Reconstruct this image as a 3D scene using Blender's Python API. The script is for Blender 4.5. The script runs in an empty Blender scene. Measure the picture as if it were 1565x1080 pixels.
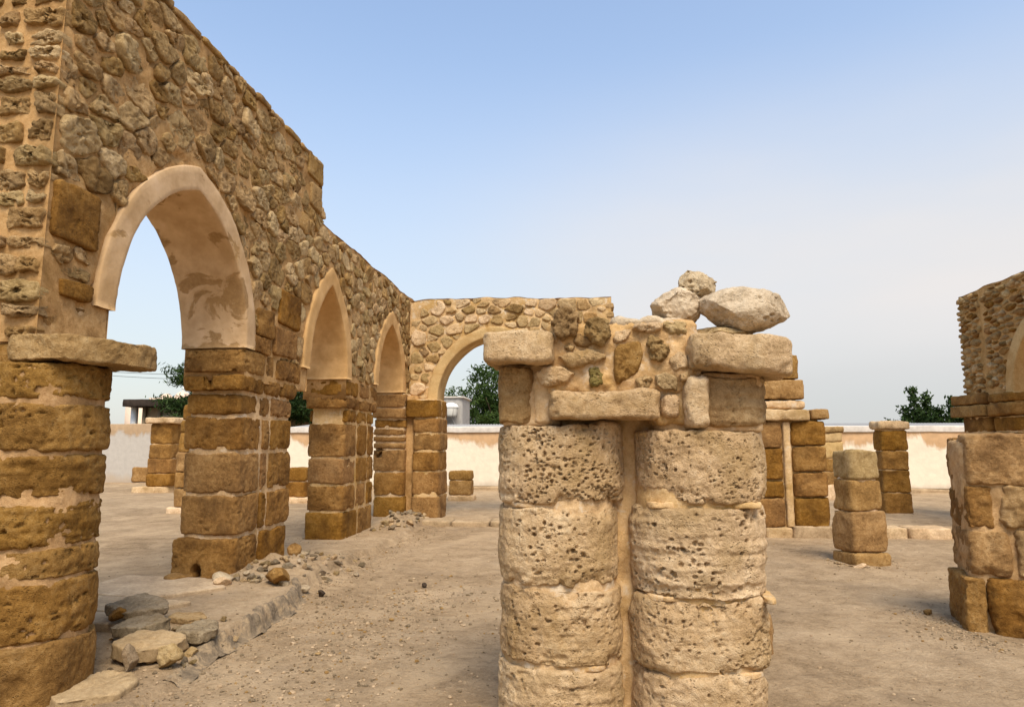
import bpy, math, random
import numpy as np
from mathutils import Vector

# ------------------------------------------------------------------ camera, light, exposure
S = bpy.context.scene
COL = S.collection
R = math.radians

cam_d = bpy.data.cameras.new('camera')
cam_d.sensor_width = 36.0
cam_d.lens = 24.0
cam_d.clip_start = 0.05
cam_d.clip_end = 3000.0
cam = bpy.data.objects.new('camera', cam_d)
cam.location = (0, 0, 1.6)
cam.rotation_euler = (R(90 + 7.427), 0, R(5.564))
COL.objects.link(cam)
S.camera = cam

SUN_EL, SUN_AZ = 56.0, 162.0            # azimuth clockwise from +Y: behind the camera, to the right
W = bpy.data.worlds.new('World')
S.world = W
W.use_nodes = True
wt = W.node_tree
for n in list(wt.nodes):
    wt.nodes.remove(n)
w_out = wt.nodes.new('ShaderNodeOutputWorld')
w_bg = wt.nodes.new('ShaderNodeBackground')
w_bg.inputs['Strength'].default_value = 0.15
sky = wt.nodes.new('ShaderNodeTexSky')
sky.sky_type = 'NISHITA'
sky.sun_disc = False
sky.sun_elevation = R(SUN_EL)
sky.sun_rotation = R(SUN_AZ)
sky.air_density = 1.15
sky.dust_density = 0.9
sky.ozone_density = 0.35
# thin high haze and a pale cloud bank low in the sky
w_tc = wt.nodes.new('ShaderNodeTexCoord')
w_sep = wt.nodes.new('ShaderNodeSeparateXYZ')
wt.links.new(w_tc.outputs['Generated'], w_sep.inputs[0])
w_r1 = wt.nodes.new('ShaderNodeMapRange')
w_r1.interpolation_type = 'SMOOTHSTEP'
w_r1.inputs['From Min'].default_value = -0.05
w_r1.inputs['From Max'].default_value = 0.62
w_r1.inputs['To Min'].default_value = 1.0
w_r1.inputs['To Max'].default_value = 0.10
wt.links.new(w_sep.outputs['Z'], w_r1.inputs['Value'])
w_map = wt.nodes.new('ShaderNodeMapping')
w_map.inputs['Scale'].default_value = (1.1, 1.1, 4.2)
w_map.inputs['Rotation'].default_value = (R(8), R(-12), 0)
wt.links.new(w_tc.outputs['Generated'], w_map.inputs[0])
w_no = wt.nodes.new('ShaderNodeTexNoise')
w_no.inputs['Scale'].default_value = 1.5
w_no.inputs['Detail'].default_value = 4.0
w_no.inputs['Roughness'].default_value = 0.45
wt.links.new(w_map.outputs[0], w_no.inputs['Vector'])
w_r2 = wt.nodes.new('ShaderNodeMapRange')
w_r2.inputs['From Min'].default_value = 0.36
w_r2.inputs['From Max'].default_value = 0.66
wt.links.new(w_no.outputs['Fac'], w_r2.inputs['Value'])
# haze is thicker towards the east (+X) side
w_r3 = wt.nodes.new('ShaderNodeMapRange')
w_r3.interpolation_type = 'SMOOTHSTEP'
w_r3.inputs['From Min'].default_value = -0.55
w_r3.inputs['From Max'].default_value = 0.65
w_r3.inputs['To Min'].default_value = 0.92
w_r3.inputs['To Max'].default_value = 1.15
wt.links.new(w_sep.outputs['X'], w_r3.inputs['Value'])
def wmath(op, a, b):
    m = wt.nodes.new('ShaderNodeMath')
    m.operation = op
    m.use_clamp = True
    for i, v in enumerate((a, b)):
        if isinstance(v, (int, float)):
            m.inputs[i].default_value = v
        else:
            wt.links.new(v, m.inputs[i])
    return m.outputs[0]
# low band haze first, then the pale cloud bank
hz = wmath('MULTIPLY', w_r1.outputs[0], w_r3.outputs[0])
hz = wmath('MULTIPLY', hz, 0.95)
w_r4 = wt.nodes.new('ShaderNodeMapRange')
w_r4.interpolation_type = 'SMOOTHSTEP'
w_r4.inputs['From Min'].default_value = 0.02
w_r4.inputs['From Max'].default_value = 0.20
wt.links.new(w_sep.outputs['Z'], w_r4.inputs['Value'])
w_r5 = wt.nodes.new('ShaderNodeMapRange')
w_r5.interpolation_type = 'SMOOTHSTEP'
w_r5.inputs['From Min'].default_value = 0.25
w_r5.inputs['From Max'].default_value = 0.52
w_r5.inputs['To Min'].default_value = 1.0
w_r5.inputs['To Max'].default_value = 0.03
wt.links.new(w_sep.outputs['Z'], w_r5.inputs['Value'])
w_r6 = wt.nodes.new('ShaderNodeMapRange')
w_r6.interpolation_type = 'SMOOTHSTEP'
w_r6.inputs['From Min'].default_value = -0.30
w_r6.inputs['From Max'].default_value = 0.30
w_r6.inputs['To Min'].default_value = 0.10
wt.links.new(w_sep.outputs['X'], w_r6.inputs['Value'])
cl = wmath('MULTIPLY', wmath('ADD', wmath('MULTIPLY', w_r2.outputs[0], 0.45), 0.55), w_r6.outputs[0])
cl = wmath('MULTIPLY', wmath('MULTIPLY', cl, w_r5.outputs[0]), w_r4.outputs[0])
def wmix(f, a, b):
    m = wt.nodes.new('ShaderNodeMix')
    m.data_type = 'RGBA'
    wt.links.new(f, m.inputs['Factor'])
    wt.links.new(a, m.inputs['A'])
    m.inputs['B'].default_value = (*b, 1)
    return m
w_mix0 = wmix(hz, sky.outputs['Color'], (2.30, 2.36, 2.40))
w_mix = wmix(cl, w_mix0.outputs['Result'], (3.18, 3.05, 3.0))
wt.links.new(w_mix.outputs['Result'], w_bg.inputs['Color'])
wt.links.new(w_bg.outputs[0], w_out.inputs['Surface'])

sun_d = bpy.data.lights.new('sun', 'SUN')
sun_d.energy = 2.3
sun_d.angle = R(28)
sun_d.color = (1.0, 0.90, 0.74)
sun = bpy.data.objects.new('sun', sun_d)
sd = Vector((math.sin(R(SUN_AZ)) * math.cos(R(SUN_EL)), math.cos(R(SUN_AZ)) * math.cos(R(SUN_EL)), math.sin(R(SUN_EL))))
sun.rotation_euler = sd.to_track_quat('Z', 'Y').to_euler()
sun.location = (10, -10, 20)
COL.objects.link(sun)

S.view_settings.view_transform = 'Standard'
S.view_settings.look = 'None'
S.view_settings.exposure = 0.85
S.view_settings.gamma = 1.0
S.view_settings.use_curve_mapping = False

# ------------------------------------------------------------------ helpers: noise, meshes
rnd = random.Random(7)

def hsh(i, j, k, seed):
    n = (i * 374761393 + j * 668265263 + k * 2147483647 + seed * 144665) & 0xffffffff
    n = ((n ^ (n >> 13)) * 1274126177) & 0xffffffff
    n = ((n ^ (n >> 16)) * 2246822519) & 0xffffffff
    return ((n ^ (n >> 15)) & 0xffff) / 32767.5 - 1.0

def vnoise(p, seed=0):
    f0 = np.floor(p)
    f = p - f0
    i = f0.astype(np.int64)
    u = f * f * f * (f * (f * 6 - 15) + 10)
    x, y, z = i[:, 0], i[:, 1], i[:, 2]
    def L(dx, dy, dz):
        return hsh(x + dx, y + dy, z + dz, seed)
    ux, uy, uz = u[:, 0], u[:, 1], u[:, 2]
    a = L(0, 0, 0) * (1 - ux) + L(1, 0, 0) * ux
    b = L(0, 1, 0) * (1 - ux) + L(1, 1, 0) * ux
    c = L(0, 0, 1) * (1 - ux) + L(1, 0, 1) * ux
    d = L(0, 1, 1) * (1 - ux) + L(1, 1, 1) * ux
    return (a * (1 - uy) + b * uy) * (1 - uz) + (c * (1 - uy) + d * uy) * uz

def fbm(p, freq=1.0, octv=4, seed=0, gain=0.5):
    p = np.asarray(p, dtype=float)
    s = np.zeros(len(p))
    a, t = 1.0, 0.0
    q = p * freq
    for o in range(octv):
        s += a * vnoise(q + 17.3 * o, seed + o)
        t += a
        a *= gain
        q = q * 2.03
    return s / t

def vnormals(V, Q, T):
    N = np.zeros_like(V)
    if len(Q):
        n = np.cross(V[Q[:, 2]] - V[Q[:, 0]], V[Q[:, 3]] - V[Q[:, 1]])
        for k in range(4):
            np.add.at(N, Q[:, k], n)
    if len(T):
        n = np.cross(V[T[:, 1]] - V[T[:, 0]], V[T[:, 2]] - V[T[:, 0]])
        for k in range(3):
            np.add.at(N, T[:, k], n)
    l = np.linalg.norm(N, axis=1, keepdims=True)
    return N / np.maximum(l, 1e-12)

def mesh_np(name, V, Q, T, mat, smooth=True):
    me = bpy.data.meshes.new(name)
    nq, nt = len(Q), len(T)
    me.vertices.add(len(V))
    me.vertices.foreach_set('co', np.ascontiguousarray(V, dtype=np.float32).ravel())
    li = np.concatenate([np.asarray(Q, dtype=np.int32).ravel(), np.asarray(T, dtype=np.int32).ravel()]).astype(np.int32)
    me.loops.add(len(li))
    me.loops.foreach_set('vertex_index', li)
    me.polygons.add(nq + nt)
    st = np.concatenate([np.arange(nq) * 4, nq * 4 + np.arange(nt) * 3]).astype(np.int32)
    me.polygons.foreach_set('loop_start', st)
    try:
        me.polygons.foreach_set('loop_total', np.concatenate([np.full(nq, 4), np.full(nt, 3)]).astype(np.int32))
    except Exception:
        pass
    me.polygons.foreach_set('use_smooth', np.full(nq + nt, smooth, dtype=bool))
    me.update(calc_edges=True)
    me.validate()
    if mat:
        me.materials.append(mat)
    return me

E0 = np.zeros((0, 4), dtype=np.int64)
T0 = np.zeros((0, 3), dtype=np.int64)
WL = {}

def link(name, me, loc, parent=None, kind=None, label=None, cat=None, group=None, rotz=0.0):
    o = bpy.data.objects.new(name, me)
    COL.objects.link(o)
    loc = Vector(loc)
    if parent is not None:
        o.parent = parent
        o.location = loc - WL[parent.name]
    else:
        o.location = loc
    o.rotation_euler = (0, 0, rotz)
    WL[o.name] = loc
    if kind:
        o['kind'] = kind
    if label:
        o['label'] = label
    if cat:
        o['category'] = cat
    if group:
        o['group'] = group
    return o

def put(name, G, mat, parent=None, smooth=True, **kw):
    """world-space geometry (V,Q,T) to one object with its origin at its centre"""
    V, Q, T = G
    c = (V.min(0) + V.max(0)) / 2
    return link(name, mesh_np(name, V - c, Q, T, mat, smooth), c, parent, **kw)

def thing(name, label, cat, loc, group=None):
    return link(name, None, loc, None, label=label, cat=cat, group=group)

def join(gs):
    Vs, Qs, Ts, o = [], [], [], 0
    for V, Q, T in gs:
        Vs.append(V)
        if len(Q): Qs.append(Q + o)
        if len(T): Ts.append(T + o)
        o += len(V)
    return (np.concatenate(Vs), np.concatenate(Qs) if Qs else E0, np.concatenate(Ts) if Ts else T0)

def resample(P, n):
    P = np.asarray(P, dtype=float)
    C = np.vstack([P, P[:1]])
    d = np.linalg.norm(np.diff(C, axis=0), axis=1)
    s = np.concatenate([[0], np.cumsum(d)])
    t = np.linspace(0, s[-1], n, endpoint=False)
    return np.stack([np.interp(t, s, C[:, 0]), np.interp(t, s, C[:, 1])], 1)

def loft(out, rows, caps=3, dome=0.0, bottom=True):
    """out: closed CCW outline (n,2); rows: [(inset, z)]; capped with rings"""
    n = len(out)
    c = out.mean(0)
    q = out - c
    hx, hy = np.abs(q[:, 0]).max(), np.abs(q[:, 1]).max()
    V = []
    def ring(ix, z):
        sx, sy = max(0.02, 1 - ix / hx), max(0.02, 1 - ix / hy)
        V.append(np.column_stack([q[:, 0] * sx + c[0], q[:, 1] * sy + c[1], np.full(n, z)]))
    zb, zt = rows[0], rows[-1]
    def ringf(f, base, z):
        ix = base[0]
        sx, sy = max(0.02, 1 - ix / hx) * f, max(0.02, 1 - ix / hy) * f
        V.append(np.column_stack([q[:, 0] * sx + c[0], q[:, 1] * sy + c[1], np.full(n, z)]))
    fs = [(k + 1) / (caps + 1) for k in range(caps)]
    if bottom:
        for f in fs:
            ringf(f, zb, zb[1])
    for ix, z in rows:
        ring(ix, z)
    for f in reversed(fs):
        ringf(f, zt, zt[1] + dome * (1 - f * f))
    nr = len(V)
    V = np.concatenate(V)
    a = np.arange(n)
    b = (a + 1) % n
    Q = np.concatenate([np.stack([r * n + a, r * n + b, (r + 1) * n + b, (r + 1) * n + a], 1) for r in range(nr - 1)])
    T = []
    ex = []
    if bottom:
        ex.append([c[0], c[1], zb[1]])
        T.append(np.stack([b, a, np.full(n, len(V))], 1))
    ex.append([c[0], c[1], zt[1] + dome])
    T.append(np.stack([(nr - 1) * n + a, (nr - 1) * n + b, np.full(n, len(V) + len(ex) - 1)], 1))
    V = np.vstack([V, np.array(ex)])
    return V, Q, np.concatenate(T)

def rough(G, amp=0.01, freq=6.0, fine=0.004, ffreq=30.0, seed=0, strata=0.0, octv=4, ero=0.0):
    V, Q, T = G
    N = vnormals(V, Q, T)
    d = amp * fbm(V, freq, octv, seed, 0.55)
    if fine:
        f_ = fbm(V, ffreq, 3, seed + 50, 0.62)
        d = d + fine * (f_ * 1.2 - 0.9 * np.maximum(0, f_ - 0.12))
    if ero:
        a_ = fbm(V, freq * 1.7, 4, seed + 70, 0.6)
        d = d - ero * np.clip(a_ * 4 - 0.7, 0, 1)
    if strata:
        d = d + strata * fbm(V * np.array([2.0, 2.0, 26.0]), 1.0, 3, seed + 90)
    return V + N * d[:, None], Q, T

def pits(G, m, r=(0.006, 0.014), depth=0.8, seed=0, sel=None, clump=1.3):
    V, Q, T = G
    N = vnormals(V, Q, T)
    g = np.random.default_rng(seed)
    ok = np.arange(len(V)) if sel is None else np.nonzero(sel(V, N))[0]
    if len(ok) == 0:
        return G
    dens = fbm(V[ok], 5.0, 2, seed + 3)
    pr = np.clip(dens + 0.45, 0.03, None) ** clump
    pr /= pr.sum()
    D = np.zeros(len(V))
    Vo = V[ok]
    for i in g.choice(ok, size=m, p=pr):
        rr = g.uniform(*r)
        near = np.nonzero((np.abs(Vo - V[i]) < rr * 1.6).all(1))[0]
        e = Vo[near] - V[i]
        e = e - (e @ N[i])[:, None] * N[i] * 0.3
        st = g.uniform(0.75, 1.5)
        e = e * np.array([1 / st, 1 / st, st])
        k = np.maximum(0, 1 - (e * e).sum(1) / (rr * rr))
        D[ok[near]] = np.maximum(D[ok[near]], np.minimum(1, k * 1.8) * rr * depth * g.uniform(1.0, 2.4))
    return V - N * D[:, None], Q, T

def hole(G, c, r, depth):
    V, Q, T = G
    N = vnormals(V, Q, T)
    e = (V - np.array(c)) / np.array(r)
    k = np.maximum(0, 1 - (e * e).sum(1))
    return V - N * (np.minimum(1, k * 2.2) * depth)[:, None], Q, T

def superell(hx, hy, e, res):
    t = np.linspace(0, 2 * np.pi, 720, endpoint=False)
    c, s = np.cos(t), np.sin(t)
    P = np.stack([hx * np.sign(c) * np.abs(c) ** (2 / e), hy * np.sign(s) * np.abs(s) ** (2 / e)], 1)
    per = np.linalg.norm(np.diff(np.vstack([P, P[:1]]), axis=0), axis=1).sum()
    return resample(P, max(12, int(per / res)))

def edge_rows(h, er, res):
    er = min(er, h * 0.45)
    rows = []
    for a in (90, 50, 20):
        rows.append((er * (1 - math.cos(R(a))), er * (1 - math.sin(R(a)))))
    nz = max(2, int((h - 2 * er) / res))
    rows += [(0.0, er + (h - 2 * er) * i / nz) for i in range(nz + 1)]
    for a in (20, 50, 90):
        rows.append((er * (1 - math.cos(R(a))), h - er * (1 - math.sin(R(a)))))
    return rows

def block(x0, x1, y0, y1, z0, z1, e=9.0, res=0.03, er=0.02, amp=0.012, freq=5.0, fine=0.004, ffreq=28.0,
          seed=None, strata=0.0, rot=0.0, caps=3, taper=0.0, lean=(0, 0), ero=0.009, chip=0.016, wavy=0.010):
    """a worked stone: rounded box or drum with an eroded surface, in world space"""
    if seed is None:
        seed = rnd.randrange(100000)
    out = superell((x1 - x0) / 2, (y1 - y0) / 2, e, res)
    V, Q, T = loft(out, edge_rows(z1 - z0, er, res), caps)
    h_ = z1 - z0
    if chip and h_ > 0.06:
        so = seed % 977 * 0.37
        k = np.maximum(0, 1 - np.minimum(V[:, 2], h_ - V[:, 2]) / min(0.085, h_ * 0.4))
        q = np.clip(fbm(V + so, 8.0, 3, seed + 7) * 3.2 - 0.25, 0, 1) * k * chip * 1.6 + k * k * chip * 0.35
        l_ = np.maximum(1e-6, np.linalg.norm(V[:, :2], axis=1))
        V[:, :2] *= (1 - np.minimum(0.5, q / l_))[:, None]
        V[:, 2] += min(wavy, h_ * 0.06) * fbm(V * np.array([1, 1, 0]) + so, 3.5, 3, seed + 9) * 1.6 * np.abs(2 * V[:, 2] / h_ - 1)
    if taper:
        f = 1 + taper * (V[:, 2] / (z1 - z0) - 0.5)
        V[:, :2] *= f[:, None]
    if lean[0] or lean[1]:
        V[:, 0] += lean[0] * V[:, 2]
        V[:, 1] += lean[1] * V[:, 2]
    if rot:
        c, s = math.cos(rot), math.sin(rot)
        V[:, :2] = V[:, :2] @ np.array([[c, s], [-s, c]])
    V = V + np.array([(x0 + x1) / 2, (y0 + y1) / 2, z0])
    return rough((V, Q, T), amp, freq, fine, ffreq, seed, strata, ero=ero)

def poly_round(P, n, it=2, cut=0.2):
    P = np.asarray(P, dtype=float)
    a = ((P[:, 0] * np.roll(P[:, 1], -1)) - (np.roll(P[:, 0], -1) * P[:, 1])).sum()
    if a < 0:
        P = P[::-1]
    for _ in range(it):
        Nx = np.roll(P, -1, 0)
        P = np.stack([P * (1 - cut) + Nx * cut, P * cut + Nx * (1 - cut)], 1).reshape(-1, 2)
    return resample(P, n)

class Frame:
    """wall face: u along it, v up, n outwards"""
    def __init__(s, O, U, N):
        s.O, s.U, s.N = np.array(O, float), np.array(U, float), np.array(N, float)
    def to(s, V):
        return s.O + V[:, :1] * s.U + V[:, 1:2] * np.array([0, 0, 1.0]) + V[:, 2:3] * s.N

def face_stone(fr, P, bulge=0.03, back=-0.08, er=0.02, res=0.03, amp=0.01, freq=9.0, fine=0.005, ffreq=35.0, seed=None, it=2, tilt=0.0, caps=None, cut=0.15, ero=0.0):
    if seed is None:
        seed = rnd.randrange(100000)
    P = np.asarray(P, float)
    per = np.linalg.norm(P - np.roll(P, -1, 0), axis=1).sum()
    n = int(min(70, max(10, per / res)))
    out = poly_round(P, n, it, cut)
    sz = np.abs(out - out.mean(0)).max()
    er = min(er, sz * 0.4)
    rows = [(0.0, back), (0.0, bulge - er * 1.6), (er * 0.25, bulge - er * 0.7), (er * 0.8, bulge - er * 0.15)]
    if caps is None:
        caps = int(min(7, max(2, sz / res * 0.8)))
    V, Q, T = loft(out, rows, caps, dome=bulge * 0.2, bottom=False)
    if tilt:
        g = np.random.default_rng(seed)
        q = V[:, :2] - out.mean(0)
        k = g.normal(0, tilt, 2)
        V[:, 2] += (q @ k) * (V[:, 2] > back + 0.01)
    V = fr.to(V)
    return rough((V, Q, T), amp, freq, fine, ffreq, seed, ero=ero)

def clip_poly(P, pt, nrm):
    """keep the side where (x-pt).nrm <= 0"""
    out = []
    m = len(P)
    for i in range(m):
        a, b = P[i], P[(i + 1) % m]
        da = (a[0] - pt[0]) * nrm[0] + (a[1] - pt[1]) * nrm[1]
        db = (b[0] - pt[0]) * nrm[0] + (b[1] - pt[1]) * nrm[1]
        if da <= 0:
            out.append(a)
        if (da < 0 < db) or (db < 0 < da):
            t = da / (da - db)
            out.append((a[0] + t * (b[0] - a[0]), a[1] + t * (b[1] - a[1])))
    return out

def rubble_cells(u0, u1, v0, vtop, r, keep, seed, gap=0.02, sy=1.35, inside=None):
    """irregular stones over a wall face; keep: convex outlines (n,2) that stay free"""
    g = np.random.default_rng(seed)
    vmax = max(vtop(u) for u in np.linspace(u0, u1, 60))
    pts, rad = [], []
    cell = {}
    tries = int((u1 - u0) * (vmax - v0) / (r * r) * 60)
    for _ in range(tries):
        u, v = g.uniform(u0 - 0.1, u1 + 0.1), g.uniform(v0 - 0.1, vmax + 0.1)
        rr = r * g.choice([0.62, 0.8, 1.0, 1.25], p=[0.26, 0.3, 0.28, 0.16])
        ok = True
        ci, cj = int(u / 0.5), int(v / 0.5)
        for i in (ci - 1, ci, ci + 1):
            for j in (cj - 1, cj, cj + 1):
                for k in cell.get((i, j), ()):
                    if math.hypot(pts[k][0] - u, (pts[k][1] - v) * sy) < (rad[k] + rr) * 0.5:
                        ok = False
                        break
                if not ok: break
            if not ok: break
        if ok:
            cell.setdefault((ci, cj), []).append(len(pts))
            pts.append((u, v))
            rad.append(rr)
    A = np.array(pts)
    RR = np.array(rad)
    res = []
    for i, (u, v) in enumerate(pts):
        if not (u0 < u < u1 and v0 < v < vtop(u)):
            continue
        k = r * 1.6
        P = [(u - k, v - k), (u + k, v - k), (u + k, v + k), (u - k, v + k)]
        d = np.hypot(A[:, 0] - u, (A[:, 1] - v) * sy)
        gp = gap * g.uniform(0.4, 1.7)
        for j in np.argsort(d)[1:22]:
            q = A[j]
            w = (q[0] - u, (q[1] - v) * sy * sy)
            l = math.hypot(*w)
            nn = (w[0] / l, w[1] / l)
            t = 0.5 + 0.28 * (RR[i] - RR[j]) / max(d[j], 1e-6)
            m = (u + (q[0] - u) * t - nn[0] * gp * 0.5, v + (q[1] - v) * t - nn[1] * gp * 0.5)
            P = clip_poly(P, m, nn)
            if len(P) < 3:
                break
        if len(P) < 3:
            continue
        P = clip_poly(P, (u0 + 0.01, 0), (-1, 0))
        P = clip_poly(P, (u1 - 0.01, 0), (1, 0)) if len(P) > 2 else P
        P = clip_poly(P, (0, v0 + 0.01), (0, -1)) if len(P) > 2 else P
        P = clip_poly(P, (0, vtop(u) - 0.01), (0, 1)) if len(P) > 2 else P
        bad = False
        for K in keep:
            if len(P) < 3:
                break
            d2 = ((K - np.array([u, v])) ** 2).sum(1)
            # inside test
            x, y = K[:, 0], K[:, 1]
            x2, y2 = np.roll(x, -1), np.roll(y, -1)
            cr = ((x2 - x) * (v - y) - (y2 - y) * (u - x))
            if (cr > 0).all() or (cr < 0).all():
                bad = True
                break
            j = d2.argmin()
            if d2[j] > 0.8:
                continue
            w = K[j] - np.array([u, v])
            l = np.linalg.norm(w)
            if l < 0.02:
                bad = True
                break
            nn = w / l
            P = clip_poly(P, K[j] - nn * 0.012, nn)
        if bad or len(P) < 3:
            continue
        P = np.array(P)
        ar = 0.5 * abs((P[:, 0] * np.roll(P[:, 1], -1) - np.roll(P[:, 0], -1) * P[:, 1]).sum())
        if ar < r * r * 0.07:
            continue
        res.append((P, ar))
    return res

def dense(P, step=0.03):
    P = np.asarray(P, float)
    per = np.linalg.norm(P - np.roll(P, -1, 0), axis=1).sum()
    return resample(P, int(per / step))

def rect(u0, u1, v0, v1):
    return dense([(u0, v0), (u1, v0), (u1, v1), (u0, v1)])

def arch_curve(a, rise, w=0.0, n=40):
    """pointed arch, intrados half-width a; offset outwards by w; from the right spring over the apex to the left"""
    Rr = (a * a + rise * rise) / (2 * a)
    cx = a - Rr
    rho = Rr + w
    th = math.acos(max(-1, min(1, -cx / rho)))
    t = np.linspace(0, th, n)
    right = np.stack([cx + rho * np.cos(t), rho * np.sin(t)], 1)
    left = right[::-1].copy()
    left[:, 0] *= -1
    return np.vstack([right, left[1:]])

def wall_core(fr, u0, u1, v0, top, arches, th, seed, du=0.06, nv=46, amp=0.018, steps=()):
    """mortar body of a wall with arched openings: front and back grids joined by soffits, ends and top"""
    us = list(np.arange(u0, u1, du)) + [u1]
    for s_ in steps:
        us += [s_ - 0.002, s_ + 0.002]
    for (uc, a, sp, ri) in arches:
        us += [uc - a - 0.002, uc - a + 0.002, uc + a - 0.002, uc + a + 0.002, uc]
    us = np.array(sorted(set(np.round(us, 4))))
    bot = np.full(len(us), v0)
    for (uc, a, sp, ri) in arches:
        Rr = (a * a + ri * ri) / (2 * a)
        for i, u in enumerate(us):
            x = abs(u - uc)
            if x < a - 0.0005:
                z = math.sqrt(max(0, Rr * Rr - (x + Rr - a) ** 2))
                bot[i] = max(v0, sp + z)
    tp = np.array([top(u) for u in us])
    tp = tp + 0.03 * fbm(np.column_stack([us, us * 0, us * 0]), 3.0, 3, seed)
    t = np.linspace(0, 1, nv)
    def grid(n):
        V = np.zeros((len(us), nv, 3))
        V[:, :, 0] = us[:, None]
        V[:, :, 1] = bot[:, None] + (tp - bot)[:, None] * t[None]
        V[:, :, 2] = n
        return V.reshape(-1, 3)
    layers = [0.0, -0.02, -th * 0.5, -th + 0.02, -th]
    def strip(pick):
        Vs = []
        for n in layers:
            g = grid(n).reshape(len(us), nv, 3)
            Vs.append(pick(g))
        return np.array(Vs)
    gs = []
    def gridfaces(nu, nw, flip=False):
        i, j = np.meshgrid(np.arange(nu - 1), np.arange(nw - 1), indexing='ij')
        i, j = i.ravel(), j.ravel()
        Q = np.stack([i * nw + j, (i + 1) * nw + j, (i + 1) * nw + j + 1, i * nw + j + 1], 1)
        return Q[:, ::-1] if flip else Q
    F = grid(0.0)
    w3 = fr.to(F)
    F[:, 2] += amp * fbm(w3, 5.0, 4, seed) - 0.010 + 0.006 * fbm(w3, 26.0, 3, seed + 5) - 0.06 * np.clip(fbm(w3, 6.5, 3, seed + 8) * 3 - 0.75, 0, 1)
    gs.append((fr.to(F), gridfaces(len(us), nv), T0))
    B = grid(-th)
    gs.append((fr.to(B), gridfaces(len(us), nv, True), T0))
    for pick, fl in ((lambda g: g[:, 0], False), (lambda g: g[:, -1], True)):
        s_ = strip(pick)
        nL, nu = s_.shape[:2]
        gs.append((fr.to(s_.reshape(-1, 3)), gridfaces(nL, nu, fl), T0))
    for pick, fl in ((lambda g: g[0], True), (lambda g: g[-1], False)):
        s_ = strip(pick)
        nL, nu = s_.shape[:2]
        G = (fr.to(s_.reshape(-1, 3)), gridfaces(nL, nu, fl), T0)
        gs.append(G)
    return join(gs)

def arch_band(fr, uc, sp, a, ri, w, th, seed, proud=0.03, leg=0.0):
    """plaster surround of an arch: ring on the face, soffit lining and ring at the back, one closed section"""
    inn = arch_curve(a, ri, 0.0, 44)
    out = arch_curve(a, ri, w, 44)
    if leg:
        inn = np.vstack([[inn[0] - (0, leg)], inn, [inn[-1] - (0, leg)]])
        out = np.vstack([[out[0] - (0, leg)], out, [out[-1] - (0, leg)]])
    def sec(i):
        I, O = inn[i], out[i]
        pts = []
        pts.append((O, -0.04)); pts.append((O, proud * 0.7)); pts.append((O + (I - O) * 0.06, proud))
        for k in (0.3, 0.55, 0.8, 0.95):
            pts.append((O + (I - O) * k, proud))
        pts.append((I, proud * 0.7))
        for k in np.linspace(0.04, 0.96, 14):
            pts.append((I, -th * k))
        pts.append((I, -th - proud * 0.7)); pts.append((O + (I - O) * 0.9, -th - proud)); pts.append((O, -th - proud)); pts.append((O, -th + 0.04))
        return [(p[0] + uc, p[1] + sp, n) for p, n in pts]
    secs = np.array([sec(i) for i in range(len(inn))])
    ns, m = secs.shape[:2]
    V = secs.reshape(-1, 3)
    i, j = np.meshgrid(np.arange(ns - 1), np.arange(m), indexing='ij')
    i, j = i.ravel(), j.ravel()
    j2 = (j + 1) % m
    Q = np.stack([i * m + j, (i + 1) * m + j, (i + 1) * m + j2, i * m + j2], 1)[:, ::-1]
    T = []
    V = np.vstack([V, secs[0].mean(0), secs[-1].mean(0)])
    for s_, base, fl in ((0, ns * m, False), (ns - 1, ns * m + 1, True)):
        for k in range(m):
            t = (s_ * m + k, s_ * m + (k + 1) % m, base)
            T.append(t[::-1] if fl else t)
    return rough((fr.to(V), Q, np.array(T)), 0.016, 3.0, 0.004, 18.0, seed)

# rocks: cube-sphere with flat cuts
def rock(n, seed, cuts=9, rad=(1, 1, 1), amp=0.08, freq=2.2, fine=0.03, cmin=0.42):
    g = np.random.default_rng(seed)
    ls = np.linspace(-1, 1, n + 1)
    Vs, Qs, o = [], [], 0
    for ax in range(3):
        for s_ in (-1, 1):
            A, B = np.meshgrid(ls, ls, indexing='ij')
            P = np.zeros(((n + 1) ** 2, 3))
            P[:, ax] = s_
            P[:, (ax + 1) % 3] = A.ravel()
            P[:, (ax + 2) % 3] = B.ravel()
            i, j = np.meshgrid(np.arange(n), np.arange(n), indexing='ij')
            i, j = i.ravel(), j.ravel()
            Q = np.stack([i * (n + 1) + j, (i + 1) * (n + 1) + j, (i + 1) * (n + 1) + j + 1, i * (n + 1) + j + 1], 1)
            if s_ < 0:
                Q = Q[:, ::-1]
            Vs.append(P); Qs.append(Q + o); o += len(P)
    V = np.concatenate(Vs); Q = np.concatenate(Qs)
    key = np.round(V * 1000).astype(int)
    _, idx, inv = np.unique(key, axis=0, return_index=True, return_inverse=True)
    V = V[idx]; Q = inv.ravel()[Q]
    V = V / np.linalg.norm(V, axis=1, keepdims=True)
    for _ in range(cuts):
        d = g.normal(size=3); d /= np.linalg.norm(d)
        c = g.uniform(cmin, cmin + 0.36)
        k = V @ d - c
        V = V - np.maximum(0, k)[:, None] * d * 0.93
    V = V * np.array(rad)
    V0 = V
    G = rough((V, Q, T0), amp * min(rad), freq / max(rad), fine * min(rad), freq * 5 / max(rad), seed)
    return G

def turn(G, rx=0, ry=0, rz=0, loc=(0, 0, 0)):
    from mathutils import Euler
    M = np.array(Euler((rx, ry, rz)).to_matrix())
    return G[0] @ M.T + np.array(loc), G[1], G[2]

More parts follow.
